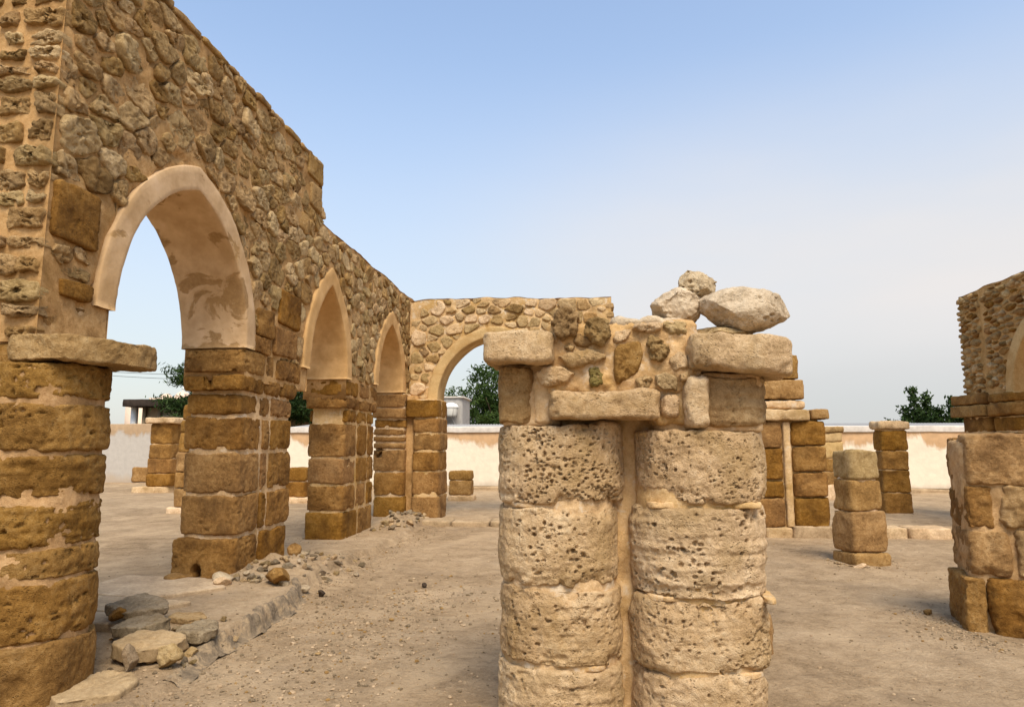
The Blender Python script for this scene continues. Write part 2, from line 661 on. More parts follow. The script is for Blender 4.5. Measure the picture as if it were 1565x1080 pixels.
def tube(pts, rads, n=7):
    P = np.asarray(pts, float)
    m = len(P)
    V = []
    for i in range(m):
        d = P[min(i + 1, m - 1)] - P[max(i - 1, 0)]
        d /= max(1e-9, np.linalg.norm(d))
        r0 = np.array([1.0, 0, 0]) if abs(d[0]) < 0.8 else np.array([0, 1.0, 0])
        x = np.cross(d, r0); x /= np.linalg.norm(x)
        y = np.cross(d, x)
        t = np.linspace(0, 2 * np.pi, n, endpoint=False)
        V.append(P[i] + rads[i] * (np.cos(t)[:, None] * x + np.sin(t)[:, None] * y))
    V = np.concatenate(V)
    a = np.arange(n); b = (a + 1) % n
    Q = np.concatenate([np.stack([i * n + a, i * n + b, (i + 1) * n + b, (i + 1) * n + a], 1) for i in range(m - 1)])
    T = []
    V = np.vstack([V, P[0], P[-1]])
    for k in range(n):
        T.append(((k + 1) % n, k, m * n)); T.append(((m - 1) * n + k, (m - 1) * n + (k + 1) % n, m * n + 1))
    return V, Q, np.array(T)

def box(x0, x1, y0, y1, z0, z1):
    V = np.array([[x, y, z] for x in (x0, x1) for y in (y0, y1) for z in (z0, z1)], float)
    Q = np.array([[0, 1, 3, 2], [4, 6, 7, 5], [0, 4, 5, 1], [2, 3, 7, 6], [0, 2, 6, 4], [1, 5, 7, 3]])
    return V, Q, T0

# ------------------------------------------------------------------ materials
def nodes_of(name):
    m = bpy.data.materials.new(name)
    m.use_nodes = True
    t = m.node_tree
    for n in list(t.nodes):
        t.nodes.remove(n)
    o = t.nodes.new('ShaderNodeOutputMaterial')
    b = t.nodes.new('ShaderNodeBsdfPrincipled')
    t.links.new(b.outputs[0], o.inputs['Surface'])
    b.inputs['Roughness'].default_value = 0.93
    b.inputs['Specular IOR Level'].default_value = 0.15
    return m, t, b

def ramp(t, fac, stops):
    r = t.nodes.new('ShaderNodeValToRGB')
    el = r.color_ramp.elements
    el[0].position, el[0].color = stops[0][0], (*stops[0][1], 1)
    el[1].position, el[1].color = stops[-1][0], (*stops[-1][1], 1)
    for p, c in stops[1:-1]:
        e = el.new(p)
        e.color = (*c, 1)
    t.links.new(fac, r.inputs[0])
    return r.outputs[0]

def noise(t, vec, scale, detail=6, rough_=0.55, dist=0.0):
    n = t.nodes.new('ShaderNodeTexNoise')
    n.inputs['Scale'].default_value = scale
    n.inputs['Detail'].default_value = detail
    n.inputs['Roughness'].default_value = rough_
    n.inputs['Distortion'].default_value = dist
    t.links.new(vec, n.inputs['Vector'])
    return n.outputs['Fac']

def mixc(t, fac, a, b, mode='MIX'):
    m = t.nodes.new('ShaderNodeMix')
    m.data_type = 'RGBA'
    m.blend_type = mode
    for k, v in (('Factor', fac), ('A', a), ('B', b)):
        if isinstance(v, (int, float)):
            m.inputs[k].default_value = v
        elif isinstance(v, tuple):
            m.inputs[k].default_value = (*v, 1)
        else:
            t.links.new(v, m.inputs[k])
    return m.outputs['Result']

def mapr(t, v, a, b, c=0.0, d=1.0):
    m = t.nodes.new('ShaderNodeMapRange')
    m.inputs['From Min'].default_value = a
    m.inputs['From Max'].default_value = b
    m.inputs['To Min'].default_value = c
    m.inputs['To Max'].default_value = d
    t.links.new(v, m.inputs['Value'])
    return m.outputs[0]

def addm(t, a, b, op='ADD'):
    m = t.nodes.new('ShaderNodeMath')
    m.operation = op
    for i, v in enumerate((a, b)):
        if isinstance(v, (int, float)):
            m.inputs[i].default_value = v
        else:
            t.links.new(v, m.inputs[i])
    return m.outputs[0]

def coords(t, own=True):
    """object coordinates with a different offset for every object"""
    tc = t.nodes.new('ShaderNodeTexCoord')
    oi = t.nodes.new('ShaderNodeObjectInfo')
    if not own:
        g = t.nodes.new('ShaderNodeNewGeometry')
        return g.outputs['Position'], oi.outputs['Random']
    c = t.nodes.new('ShaderNodeVectorMath')
    c.operation = 'SCALE'
    c.inputs[0].default_value = (37.1, 53.7, 71.3)
    t.links.new(oi.outputs['Random'], c.inputs['Scale'])
    a = t.nodes.new('ShaderNodeVectorMath')
    a.operation = 'ADD'
    t.links.new(tc.outputs['Object'], a.inputs[0])
    t.links.new(c.outputs[0], a.inputs[1])
    return a.outputs[0], oi.outputs['Random']

def bump(t, b, h, strength, dist):
    n = t.nodes.new('ShaderNodeBump')
    n.inputs['Strength'].default_value = strength
    n.inputs['Distance'].default_value = dist
    t.links.new(h, n.inputs['Height'])
    t.links.new(n.outputs[0], b.inputs['Normal'])

def tone(c, k=0.75, sat=1.20):
    l = (c[0] + c[1] + c[2]) / 3
    return tuple(max(0.004, (l + (x - l) * sat) * k) for x in c)

def stone_mat(name, c_dark, c_mid, c_light, stain=None, stain_amt=0.35, pit=0.5, jit=0.13, huej=0.002, own=True, bstr=1.0, crust=None):
    c_dark, c_mid, c_light = tone(c_dark, 0.60), tone(c_mid), tone(c_light, 0.82)
    stain = tone(stain) if stain else None
    crust = tone(crust, 0.9) if crust else None
    m, t, b = nodes_of(name)
    P, rn = coords(t, own)
    n1 = noise(t, P, 3.2, 8, 0.62, 0.4)
    n2 = noise(t, P, 26.0, 8, 0.72)
    n3 = noise(t, P, 120.0, 4, 0.7)
    f = addm(t, addm(t, addm(t, n1, 0.42, 'MULTIPLY'), addm(t, n2, 0.40, 'MULTIPLY')), addm(t, n3, 0.24, 'MULTIPLY'))
    col = ramp(t, f, [(0.40, c_dark), (0.53, c_mid), (0.65, c_light)])
    if stain:
        s1 = noise(t, P, 1.7, 5, 0.6, 0.8)
        col = mixc(t, mapr(t, s1, 0.48, 0.66, 0.0, stain_amt), col, stain)
    if crust:
        s2 = noise(t, P, 7.0, 6, 0.7, 0.3)
        col = mixc(t, mapr(t, s2, 0.55, 0.66, 0.0, 0.75), col, crust)
    hs = t.nodes.new('ShaderNodeHueSaturation')
    t.links.new(col, hs.inputs['Color'])
    w = t.nodes.new('ShaderNodeTexWhiteNoise')
    w.noise_dimensions = '1D'
    t.links.new(rn, w.inputs['W'])
    t.links.new(mapr(t, rn, 0, 1, 0.5 - huej, 0.5 + huej), hs.inputs['Hue'])
    t.links.new(mapr(t, w.outputs['Value'], 0, 1, 1 - jit, 1 + jit), hs.inputs['Value'])
    t.links.new(mapr(t, w.outputs['Value'], 0, 1, 1.06, 0.92), hs.inputs['Saturation'])
    t.links.new(hs.outputs[0], b.inputs['Base Color'])
    v = t.nodes.new('ShaderNodeTexVoronoi')
    v.feature = 'F1'
    v.inputs['Scale'].default_value = 55.0
    v.inputs['Randomness'].default_value = 1.0
    mp = t.nodes.new('ShaderNodeVectorMath')
    mp.operation = 'MULTIPLY_ADD'
    t.links.new(P, mp.inputs[0])
    mp.inputs[1].default_value = (1, 1, 1.25)
    vn = t.nodes.new('ShaderNodeTexNoise')
    vn.inputs['Scale'].default_value = 14.0
    t.links.new(P, vn.inputs['Vector'])
    sc = t.nodes.new('ShaderNodeVectorMath')
    sc.operation = 'SCALE'
    t.links.new(vn.outputs['Color'], sc.inputs[0])
    sc.inputs['Scale'].default_value = 0.05
    t.links.new(sc.outputs[0], mp.inputs[2])
    t.links.new(mp.outputs[0], v.inputs['Vector'])
    gate = mapr(t, noise(t, P, 9.0, 3), 0.5, 0.6)
    pt = addm(t, mapr(t, v.outputs['Distance'], 0.12, 0.30, 0.0, 1.0), 1.0, 'SUBTRACT')
    pt = addm(t, addm(t, pt, gate, 'MULTIPLY'), pit, 'MULTIPLY')
    h = addm(t, addm(t, addm(t, n2, 1.1, 'MULTIPLY'), addm(t, n3, 0.5, 'MULTIPLY')), pt)
    bump(t, b, h, bstr, 0.02)
    return m

# base colours (linear)
M_OCHRE = stone_mat('ochre_sandstone', (0.19, 0.092, 0.033), (0.345, 0.185, 0.068), (0.48, 0.285, 0.12), stain=(0.125, 0.062, 0.024), stain_amt=0.7, pit=0.9)
M_OCHRE2 = stone_mat('ochre_column_stone', (0.25, 0.136, 0.053), (0.41, 0.238, 0.096), (0.56, 0.365, 0.175), stain=(0.155, 0.082, 0.032), stain_amt=0.65, pit=0.9)
M_TAN = stone_mat('tan_sandstone', (0.31, 0.182, 0.080), (0.49, 0.318, 0.152), (0.63, 0.45, 0.25), stain=(0.24, 0.145, 0.06), stain_amt=0.5, pit=0.6)
M_CREAM = stone_mat('cream_limestone', (0.56, 0.375, 0.205), (0.80, 0.575, 0.355), (0.93, 0.725, 0.485), stain=(0.47, 0.315, 0.155), stain_amt=0.6, pit=0.9, jit=0.1)
M_RUBBLE = stone_mat('rubble_stone', (0.25, 0.150, 0.066), (0.50, 0.33, 0.165), (0.66, 0.475, 0.265), stain=(0.13, 0.085, 0.042), stain_amt=0.6, pit=0.8, jit=0.30, huej=0.003, bstr=1.0)
M_RUBBLE_L = stone_mat('pale_rubble_stone', (0.36, 0.24, 0.115), (0.60, 0.43, 0.235), (0.76, 0.58, 0.35), stain=(0.26, 0.17, 0.08), stain_amt=0.5, pit=0.7, jit=0.2, huej=0.003, bstr=1.0)
M_CORAL = stone_mat('dark_coral_stone', (0.14, 0.098, 0.054), (0.29, 0.212, 0.125), (0.44, 0.335, 0.205), stain=(0.10, 0.085, 0.05), stain_amt=0.5, pit=1.2, jit=0.12, bstr=1.0)
M_LICHEN = stone_mat('lichen_stone', (0.13, 0.10, 0.03), (0.26, 0.20, 0.07), (0.36, 0.28, 0.12), pit=0.9, jit=0.05)
M_BOULDER = stone_mat('weathered_boulder', (0.46, 0.345, 0.22), (0.72, 0.57, 0.39), (0.84, 0.70, 0.51), stain=(0.38, 0.28, 0.17), stain_amt=0.5, pit=1.0, jit=0.06, bstr=0.8)
M_GREYROCK = stone_mat('grey_rubble', (0.24, 0.18, 0.115), (0.40, 0.31, 0.205), (0.55, 0.445, 0.315), stain=(0.30, 0.20, 0.11), stain_amt=0.4, pit=0.6, jit=0.25)
M_DARKROCK = stone_mat('dark_pebble_stone', (0.05, 0.035, 0.025), (0.09, 0.065, 0.045), (0.15, 0.11, 0.08), pit=0.3, jit=0.2)
M_SLAB = stone_mat('pale_flagstone', (0.33, 0.232, 0.14), (0.47, 0.342, 0.21), (0.58, 0.44, 0.285), pit=0.25, jit=0.1, bstr=0.4)
M_MORTAR = stone_mat('ochre_mortar', (0.40, 0.238, 0.110), (0.60, 0.378, 0.19), (0.72, 0.495, 0.275), stain=(0.27, 0.155, 0.063), stain_amt=0.6, pit=0.25, jit=0.03, own=False, bstr=0.5)
M_MORTAR_L = stone_mat('pale_mortar', (0.52, 0.345, 0.18), (0.73, 0.505, 0.285), (0.83, 0.62, 0.39), stain=(0.50, 0.31, 0.125), stain_amt=0.7, pit=0.25, jit=0.03, own=False, bstr=0.5, crust=(0.70, 0.60, 0.46))
M_PLASTER = stone_mat('arch_plaster', (0.52, 0.345, 0.165), (0.64, 0.45, 0.235), (0.70, 0.51, 0.285), stain=(0.46, 0.27, 0.11), stain_amt=0.75, pit=0.1, jit=0.04, own=False, bstr=0.22)

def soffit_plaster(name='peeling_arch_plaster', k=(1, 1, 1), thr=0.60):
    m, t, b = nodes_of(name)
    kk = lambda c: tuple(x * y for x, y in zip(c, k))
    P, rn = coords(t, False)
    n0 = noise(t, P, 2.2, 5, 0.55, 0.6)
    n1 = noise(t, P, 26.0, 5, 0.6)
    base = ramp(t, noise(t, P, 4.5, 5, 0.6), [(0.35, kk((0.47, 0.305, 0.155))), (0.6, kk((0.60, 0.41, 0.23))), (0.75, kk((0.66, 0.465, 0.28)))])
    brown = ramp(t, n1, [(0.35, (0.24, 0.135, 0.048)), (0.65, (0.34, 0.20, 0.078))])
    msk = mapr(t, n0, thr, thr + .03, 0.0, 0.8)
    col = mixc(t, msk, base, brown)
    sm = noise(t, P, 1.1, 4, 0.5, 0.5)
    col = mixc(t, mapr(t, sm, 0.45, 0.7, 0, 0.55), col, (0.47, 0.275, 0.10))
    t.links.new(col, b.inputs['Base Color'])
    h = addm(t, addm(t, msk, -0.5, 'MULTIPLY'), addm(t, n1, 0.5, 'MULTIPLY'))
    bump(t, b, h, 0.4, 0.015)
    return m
M_SOFFIT = soffit_plaster(thr=0.565)
M_SOFFIT_BOUNCE = soffit_plaster('bounce_tinted_arch_plaster', (1.0, .90, .68), .68)  # warm bounce light in the second and third arches, put into the plaster colour

def ground_mat():
    m, t, b = nodes_of('sandy_ground')
    P, rn = coords(t, False)
    n0 = noise(t, P, 0.55, 6, 0.6, 0.5)
    n1 = noise(t, P, 3.0, 7, 0.62)
    n2 = noise(t, P, 38.0, 6, 0.75)
    n3 = noise(t, P, 160.0, 3, 0.7)
    n4 = noise(t, P, 11.0, 7, 0.7, 0.6)
    f = addm(t, addm(t, addm(t, n0, 0.28, 'MULTIPLY'), addm(t, addm(t, n1, 0.26, 'MULTIPLY'), addm(t, n4, 0.24, 'MULTIPLY'))), addm(t, n2, 0.26, 'MULTIPLY'))
    col = ramp(t, f, [(0.42, (0.23, 0.154, 0.082)), (0.52, (0.40, 0.277, 0.156)), (0.62, (0.54, 0.39, 0.235))])
    pk = noise(t, P, 0.8, 5, 0.65, 1.0)
    col = mixc(t, mapr(t, pk, 0.54, 0.62, 0.0, 0.6), col, (0.54, 0.385, 0.225))
    gy = noise(t, P, 1.3, 5, 0.6, 0.4)
    col = mixc(t, mapr(t, gy, 0.54, 0.70, 0.0, 0.45), col, (0.30, 0.215, 0.132))
    # grit: small pale and dark specks
    v = t.nodes.new('ShaderNodeTexVoronoi')
    v.inputs['Scale'].default_value = 70.0
    t.links.new(P, v.inputs['Vector'])
    sp = mapr(t, v.outputs['Distance'], 0.10, 0.2, 1.0, 0.0)
    w = t.nodes.new('ShaderNodeSeparateColor')
    t.links.new(v.outputs['Color'], w.inputs[0])
    gl = addm(t, sp, mapr(t, w.outputs[0], 0.78, 0.82, 0, 0.8), 'MULTIPLY')
    col = mixc(t, gl, col, (0.52, 0.42, 0.30))
    gd = addm(t, sp, mapr(t, w.outputs[1], 0.80, 0.84, 0, 0.7), 'MULTIPLY')
    col = mixc(t, gd, col, (0.15, 0.10, 0.06))
    t.links.new(col, b.inputs['Base Color'])
    h = addm(t, addm(t, addm(t, addm(t, n2, 1.0, 'MULTIPLY'), addm(t, n4, 2.0, 'MULTIPLY')), addm(t, n3, 0.5, 'MULTIPLY')), addm(t, sp, 0.5, 'MULTIPLY'))
    bump(t, b, h, 0.9, 0.02)
    return m
M_GROUND = ground_mat()

def grey_plaster_mat():
    m, t, b = nodes_of('grey_cement_edge')
    P, rn = coords(t, False)
    n1 = noise(t, P, 8.0, 6, 0.65, 0.4)
    n2 = noise(t, P, 45.0, 5, 0.65)
    col = ramp(t, n1, [(0.35, (0.15, 0.112, 0.072)), (0.5, (0.25, 0.185, 0.115)), (0.62, (0.40, 0.285, 0.165))])
    t.links.new(col, b.inputs['Base Color'])
    bump(t, b, addm(t, n1, n2), 0.8, 0.03)
    return m
M_CEMENT = grey_plaster_mat()

def perimeter_mat(name, white, stain, z0, z1):
    m, t, b = nodes_of(name)
    P, rn = coords(t, False)
    sx = t.nodes.new('ShaderNodeSeparateXYZ')
    t.links.new(P, sx.inputs[0])
    st = t.nodes.new('ShaderNodeVectorMath')
    st.operation = 'MULTIPLY'
    t.links.new(P, st.inputs[0])
    st.inputs[1].default_value = (1.0, 1.0, 0.45)
    n0 = noise(t, st.outputs[0], 0.9, 7, 0.62, 0.3)
    n1 = noise(t, P, 6.0, 6, 0.6)
    zf = mapr(t, sx.outputs['Z'], z0, z1, 0.0, 1.0)
    k = addm(t, addm(t, n0, 1.5, 'MULTIPLY'), addm(t, zf, 0.75, 'MULTIPLY'))
    msk = mapr(t, k, 1.16, 1.28)
    wc = ramp(t, n1, [(0.3, tuple(c * 0.88 for c in white)), (0.7, white)])
    sc = ramp(t, n1, [(0.3, tuple(c * 0.8 for c in stain)), (0.7, stain)])
    low = mapr(t, addm(t, sx.outputs['Z'], addm(t, n0, 0.9, 'MULTIPLY'), 'SUBTRACT'), -0.42, -0.15, 0.7, 0.0)
    col = mixc(t, msk, wc, sc)
    col = mixc(t, low, col, (0.46, 0.36, 0.25))
    t.links.new(col, b.inputs['Base Color'])
    bump(t, b, addm(t, n1, msk), 0.3, 0.03)
    return m
M_PERIM = perimeter_mat('stained_white_plaster', (0.82, 0.71, 0.54), (0.60, 0.38, 0.20), 0.9, 2.0)
M_PERIM_G = perimeter_mat('stained_grey_plaster', (0.50, 0.46, 0.40), (0.46, 0.32, 0.19), 1.25, 2.3)

def plain(name, col, rough_=0.7, var=0.15, scale=6.0, metallic=0.0, bstr=0.15):
    m, t, b = nodes_of(name)
    P, rn = coords(t, True)
    n = noise(t, P, scale, 6, 0.6)
    c = ramp(t, n, [(0.3, tuple(x * (1 - var) for x in col)), (0.7, tuple(min(1, x * (1 + var)) for x in col))])
    t.links.new(c, b.inputs['Base Color'])
    b.inputs['Roughness'].default_value = rough_
    b.inputs['Metallic'].default_value = metallic
    bump(t, b, n, bstr, 0.02)
    return m
M_COPING = plain('pale_coping', (0.62, 0.56, 0.48), 0.8, 0.15)
M_SHEET = plain('galvanised_sheet', (0.36, 0.34, 0.31), 0.55, 0.12)
M_CONC = plain('grey_concrete', (0.40, 0.37, 0.33), 0.9, 0.15)
M_ROOF = plain('dark_shed_roof', (0.045, 0.032, 0.024), 0.9, 0.3)
M_SHEDWALL = plain('shed_wall', (0.27, 0.20, 0.12), 0.9, 0.2)
M_SHUTTER = plain('shed_shutter', (0.36, 0.31, 0.22), 0.8, 0.15)
M_FARWALL = plain('far_building_plaster', (0.72, 0.56, 0.42), 0.9, 0.08)
M_WHITE = plain('white_paint', (0.80, 0.77, 0.70), 0.5, 0.06)
M_GLASSY = plain('frosted_lamp_glass', (0.78, 0.74, 0.64), 0.3, 0.05)
M_BLACK = plain('dark_metal', (0.03, 0.03, 0.03), 0.6, 0.2)
M_BARK = plain('bark', (0.11, 0.075, 0.045), 0.95, 0.3, 12.0)

def leaf_mat(name, a, c):
    m, t, b = nodes_of(name)
    g = t.nodes.new('ShaderNodeNewGeometry')
    n = noise(t, g.outputs['Position'], 1.3, 4)
    mx = addm(t, addm(t, n, 0.7, 'MULTIPLY'), addm(t, g.outputs['Random Per Island'], 0.4, 'MULTIPLY'))
    t.links.new(ramp(t, mx, [(0.25, a), (0.8, c)]), b.inputs['Base Color'])
    b.inputs['Roughness'].default_value = 0.6
    tr = t.nodes.new('ShaderNodeBsdfTranslucent')
    t.links.new(ramp(t, mx, [(0.25, a), (0.8, c)]), tr.inputs['Color'])
    ms = t.nodes.new('ShaderNodeMixShader')
    ms.inputs[0].default_value = 0.25
    out = [x for x in t.nodes if x.type == 'OUTPUT_MATERIAL'][0]
    t.links.new(b.outputs[0], ms.inputs[1]); t.links.new(tr.outputs[0], ms.inputs[2])
    t.links.new(ms.outputs[0], out.inputs['Surface'])
    return m
M_LEAF = leaf_mat('feathery_leaf', (0.022, 0.048, 0.010), (0.075, 0.120, 0.024))
M_LEAF_D = leaf_mat('dark_leaf', (0.014, 0.032, 0.008), (0.050, 0.085, 0.018))

# ------------------------------------------------------------------ ground
def edge_x(y):
    y = np.asarray(y, float)
    base = np.interp(y, [3.5, 5.0, 6.6, 7.2, 8.3, 9.7, 10.7, 14.0], [-2.72, -2.76, -2.80, -2.92, -3.10, -3.05, -2.95, -3.1])
    return base + 0.09 * fbm(np.column_stack([y, y * 0, y * 0]), 1.8, 4, 5, 0.6)

def ground_h(x, y):
    p = np.column_stack([x, y, np.zeros_like(x)])
    h = 0.022 * fbm(p, 0.6, 3, 11) + 0.016 * fbm(p, 3.0, 4, 12) + 0.006 * fbm(p, 16.0, 3, 13)
    A = np.interp(y, [3.0, 4.2, 4.9, 5.5, 7.0, 8.2, 9.5, 14.3, 15.5], [0.02, 0.03, 0.06, 0.15, 0.15, 0.10, 0.08, 0.06, 0.0])
    A = A * np.interp(x, [-9.0, -6.0, -4.6], [0.25, 0.7, 1.0])
    e = edge_x(y) + 0.04 * fbm(p, 9.0, 3, 14)
    t = np.clip((e + 0.05 - x) / 0.10, 0, 1)
    h = h * (1 - 0.5 * t) + A * t * t * (3 - 2 * t)
    # broken ground along the foot of the arcade
    mk = np.exp(-((x - e + 0.1) / 0.5) ** 2) * np.interp(y, [6.8, 7.6, 12, 14.5], [0, 1, 1, 0.5])
    h = h + mk * 0.035 * fbm(p, 7.0, 4, 15)
    h = h + 0.17 * np.exp(-((x + 3.55) / 0.36) ** 2 - ((y - 7.95) / 0.65) ** 2) * (x > -3.95) * (1 + 0.5 * fbm(p, 6.0, 3, 18))
    h = h + 0.16 * np.exp(-((x + 3.5) / 0.35) ** 2 - ((y - 13.3) / 0.8) ** 2) * (x > -3.95) * (1 + 0.5 * fbm(p, 6.0, 3, 19))
    # crumbling plaster patch in front of the kerb
    c = np.exp(-(((x + 1.9) / 0.55) ** 2 + ((y - 5.1) / 1.3) ** 2))
    h = h + c * 0.018 * np.abs(fbm(p, 10.0, 4, 16))
    return h

xs = np.unique(np.round(np.concatenate([np.arange(-26, -9, 0.5), np.arange(-9, -3.2, 0.06), np.arange(-3.2, -2.55, 0.014), np.arange(-2.55, 6, 0.045), np.arange(6, 14, 0.2), np.arange(14, 60, 4)]), 4))
ys = np.unique(np.round(np.concatenate([np.arange(-6, 3.4, 0.5), np.arange(3.4, 8.5, 0.035), np.arange(8.5, 15, 0.07), np.arange(15, 26, 0.4), np.arange(26, 60, 4)]), 4))
xs = np.concatenate([[-1500, -600, -250, -120, -60], xs, [120, 250, 600, 1500]])
ys = np.concatenate([[-300, -60], ys, [120, 250, 600, 1800]])
GX, GY = np.meshgrid(xs, ys, indexing='ij')
gx, gy = GX.ravel(), GY.ravel()
gz = ground_h(gx, gy)
nX, nY = len(xs), len(ys)
i, j = np.meshgrid(np.arange(nX - 1), np.arange(nY - 1), indexing='ij')
i, j = i.ravel(), j.ravel()
GQ = np.stack([i * nY + j, (i + 1) * nY + j, (i + 1) * nY + j + 1, i * nY + j + 1], 1)
link('ground', mesh_np('ground', np.column_stack([gx, gy, gz]), GQ, T0, M_GROUND), (0, 0, 0), kind='structure')

def gh(x, y):
    return float(ground_h(np.array([float(x)]), np.array([float(y)]))[0])

# broken cement render on the kerb step of the platform
gs = []
yy = np.arange(4.45, 7.35, 0.02)
rowsn = 9
for seg0, seg1 in ((4.5, 5.35), (5.28, 6.2), (6.1, 7.3)):
    yv = np.arange(seg0, seg1, 0.02)
    ee = edge_x(yv)
    Vv = np.zeros((len(yv), rowsn, 3))
    top_off = 0.035 * fbm(np.column_stack([yv, yv * 0, yv * 0 + seg0]), 5.0, 3, 31)
    bot_off = 0.035 * fbm(np.column_stack([yv, yv * 0, yv * 0 + seg0]), 5.0, 3, 33)
    for r_ in range(rowsn):
        k = r_ / (rowsn - 1)
        x_ = ee + 0.085 - (0.15 + top_off + bot_off) * k + bot_off
        Vv[:, r_, 0] = x_
        Vv[:, r_, 1] = yv
        Vv[:, r_, 2] = ground_h(x_, yv) + 0.010 * math.sin(math.pi * min(1, max(0, k))) + 0.004
    i, j = np.meshgrid(np.arange(len(yv) - 1), np.arange(rowsn - 1), indexing='ij')
    i, j = i.ravel(), j.ravel()
    Q = np.stack([i * rowsn + j, i * rowsn + j + 1, (i + 1) * rowsn + j + 1, (i + 1) * rowsn + j], 1)
    gs.append(rough((Vv.reshape(-1, 3), Q, T0), 0.026, 7, 0.016, 24, 44))
put('cement_kerb_edge', join(gs), M_CEMENT, kind='structure')

# ------------------------------------------------------------------ left arcade wall
FL = Frame((-3.75, 0, 0), (0, 1, 0), (1, 0, 0))
TH = 0.72
aw = thing('arcade_wall', 'tall rubble stone arcade wall with three plastered pointed arches, left of the court', 'wall', (-4.1, 9.5, 0))
STEP = 9.42
def top_l(u):
    return 5.68 + 0.02 * math.sin(u * 2) if u < STEP else 4.83 + 0.02 * math.sin(u * 3)
ARCH = [(6.2, 1.09, 2.66, 1.42), (9.93, 0.76, 2.62, 1.36), (13.35, 0.88, 2.66, 1.30)]
RW = (0.235, 0.25, 0.26)
core = wall_core(FL, 4.35, 15.45, 2.30, top_l, [(u, a + 0.05, s_, r_ + 0.05) for u, a, s_, r_ in ARCH], TH, 3, du=0.05, nv=60, steps=(STEP,), amp=0.014)
put('mortar', core, M_MORTAR, aw)
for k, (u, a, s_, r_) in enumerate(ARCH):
    put('plaster_arch', arch_band(FL, u, s_, a, r_, RW[k], TH, 60 + k), M_SOFFIT if k == 0 else M_SOFFIT_BOUNCE, aw)

def frames_arch_out(uc, sp, a, ri, w):
    c = arch_curve(a, ri, w, 40) + np.array([uc, sp])
    return dense(np.vstack([[c[0] - (0, 0.6)], c, [c[-1] - (0, 0.6)]]), 0.03)
keep = [frames_arch_out(u, s_, a, r_, RW[k] + 0.01) for k, (u, a, s_, r_) in enumerate(ARCH)]
big = [(4.40, 4.86, 3.08, 3.52), (8.14, 8.78, 3.10, 3.52), (7.58, 8.02, 2.86, 3.20), (8.86, 9.40, 5.36, 5.70), (8.98, 9.38, 4.95, 5.30), (7.45, 7.95, 2.66, 2.84), (8.05, 8.7, 2.68, 3.04), (4.52, 4.84, 2.66, 2.80)]
keep += [rect(*b) for b in big]
for b in big:
    put('block', face_stone(FL, [(b[0], b[2]), (b[1], b[2] + rnd.uniform(-.03, .03)), (b[1], b[3]), (b[0], b[3] + rnd.uniform(-.03, .03))], 0.03, er=0.012, res=0.02, amp=0.014, freq=5, it=1, cut=0.05, ero=0.012), M_TAN if b[3] > 4 else M_OCHRE, aw)
cells = rubble_cells(4.40, 15.0, 2.62, lambda u: top_l(u) - 0.01, 0.29, keep, 21, gap=0.020)
cells.sort(key=lambda c: -c[1] / (c[0][:, 0].mean() ** 2))
extra = []
def rubble_stone(fr, P, ar, near=True):
    sz = math.sqrt(ar)
    G = face_stone(fr, P, bulge=rnd.choice([0.004, 0.010, 0.018, 0.028]) * (0.75 + sz), er=0.010 + 0.03 * sz, res=0.020 if near else 0.04, amp=0.026, freq=7.0, fine=0.016, ffreq=27.0, it=2, cut=0.13, tilt=0.10, ero=0.018)
    if near and rnd.random() < .75:
        G = pits(G, int(170 * ar) + 2, (0.008, 0.022), 0.7, rnd.randrange(9999), clump=1.0)
    return G
NPART = 255
for k, (P, ar) in enumerate(cells):
    near = P[:, 0].mean() < 8.5
    G = rubble_stone(FL, P, ar, near)
    if k < NPART:
        put('stone', G, rnd.choice([M_RUBBLE] * 4 + [M_RUBBLE_L] * 4 + [M_TAN] * 3), aw)
    else:
        extra.append(G)
# coursed small stones on the near end of the wall
FE = Frame((0, 4.35, 0), (1, 0, 0), (0, -1, 0))
z = 2.32
rr = random.Random(3)
nend = 0
while z < 5.62:
    h = rr.uniform(0.075, 0.16)
    x = -3.76
    while x > -4.47:
        w = rr.uniform(0.13, 0.32)
        x1, x0 = x, max(-4.47, x - w)
        if x1 - x0 > 0.07:
            j_ = lambda: rr.uniform(-0.018, 0.018)
            P = [(x0 + j_(), z + j_()), ((x0 + x1) / 2, z + j_() * 1.5), (x1 + j_(), z + j_()), (x1 + j_(), z + h + j_()), ((x0 + x1) / 2, z + h + j_() * 1.6), (x0 + j_(), z + h + j_())]
            G = face_stone(FE, P, rr.uniform(0.02, 0.05), er=0.016, res=0.014, amp=0.024, freq=10, fine=0.014, ffreq=40, it=1, cut=0.12, ero=0.018, tilt=.12)
            G = pits(G, rr.randrange(4, 16), (.008, .022), .8, nend + 5, clump=1.0)
            if nend < 45:
                put('stone', G, rr.choice([M_RUBBLE, M_RUBBLE, M_RUBBLE_L, M_TAN]), aw)
                nend += 1
            else:
                extra.append(G)
        x = x0 - rr.uniform(0.03, 0.06)
    z += h + rr.uniform(0.025, 0.06)
put('small_rubble', join(extra), M_RUBBLE, aw, kind='stuff')
# thin stones along the top of the wall
u = 4.36
while u < 9.3:
    l_ = min(rnd.uniform(0.35, 0.75), 9.42 - u)
    put('coping_stone', block(-4.46, -3.725 + rnd.uniform(-.012, .012), u + .004, u + l_ - .004, top_l(u) - 0.04, top_l(u) + 0.028 + rnd.uniform(-.008, .008), 14, 0.03, 0.012, 0.016, 5), rnd.choice([M_RUBBLE, M_TAN]), aw)
    u += l_

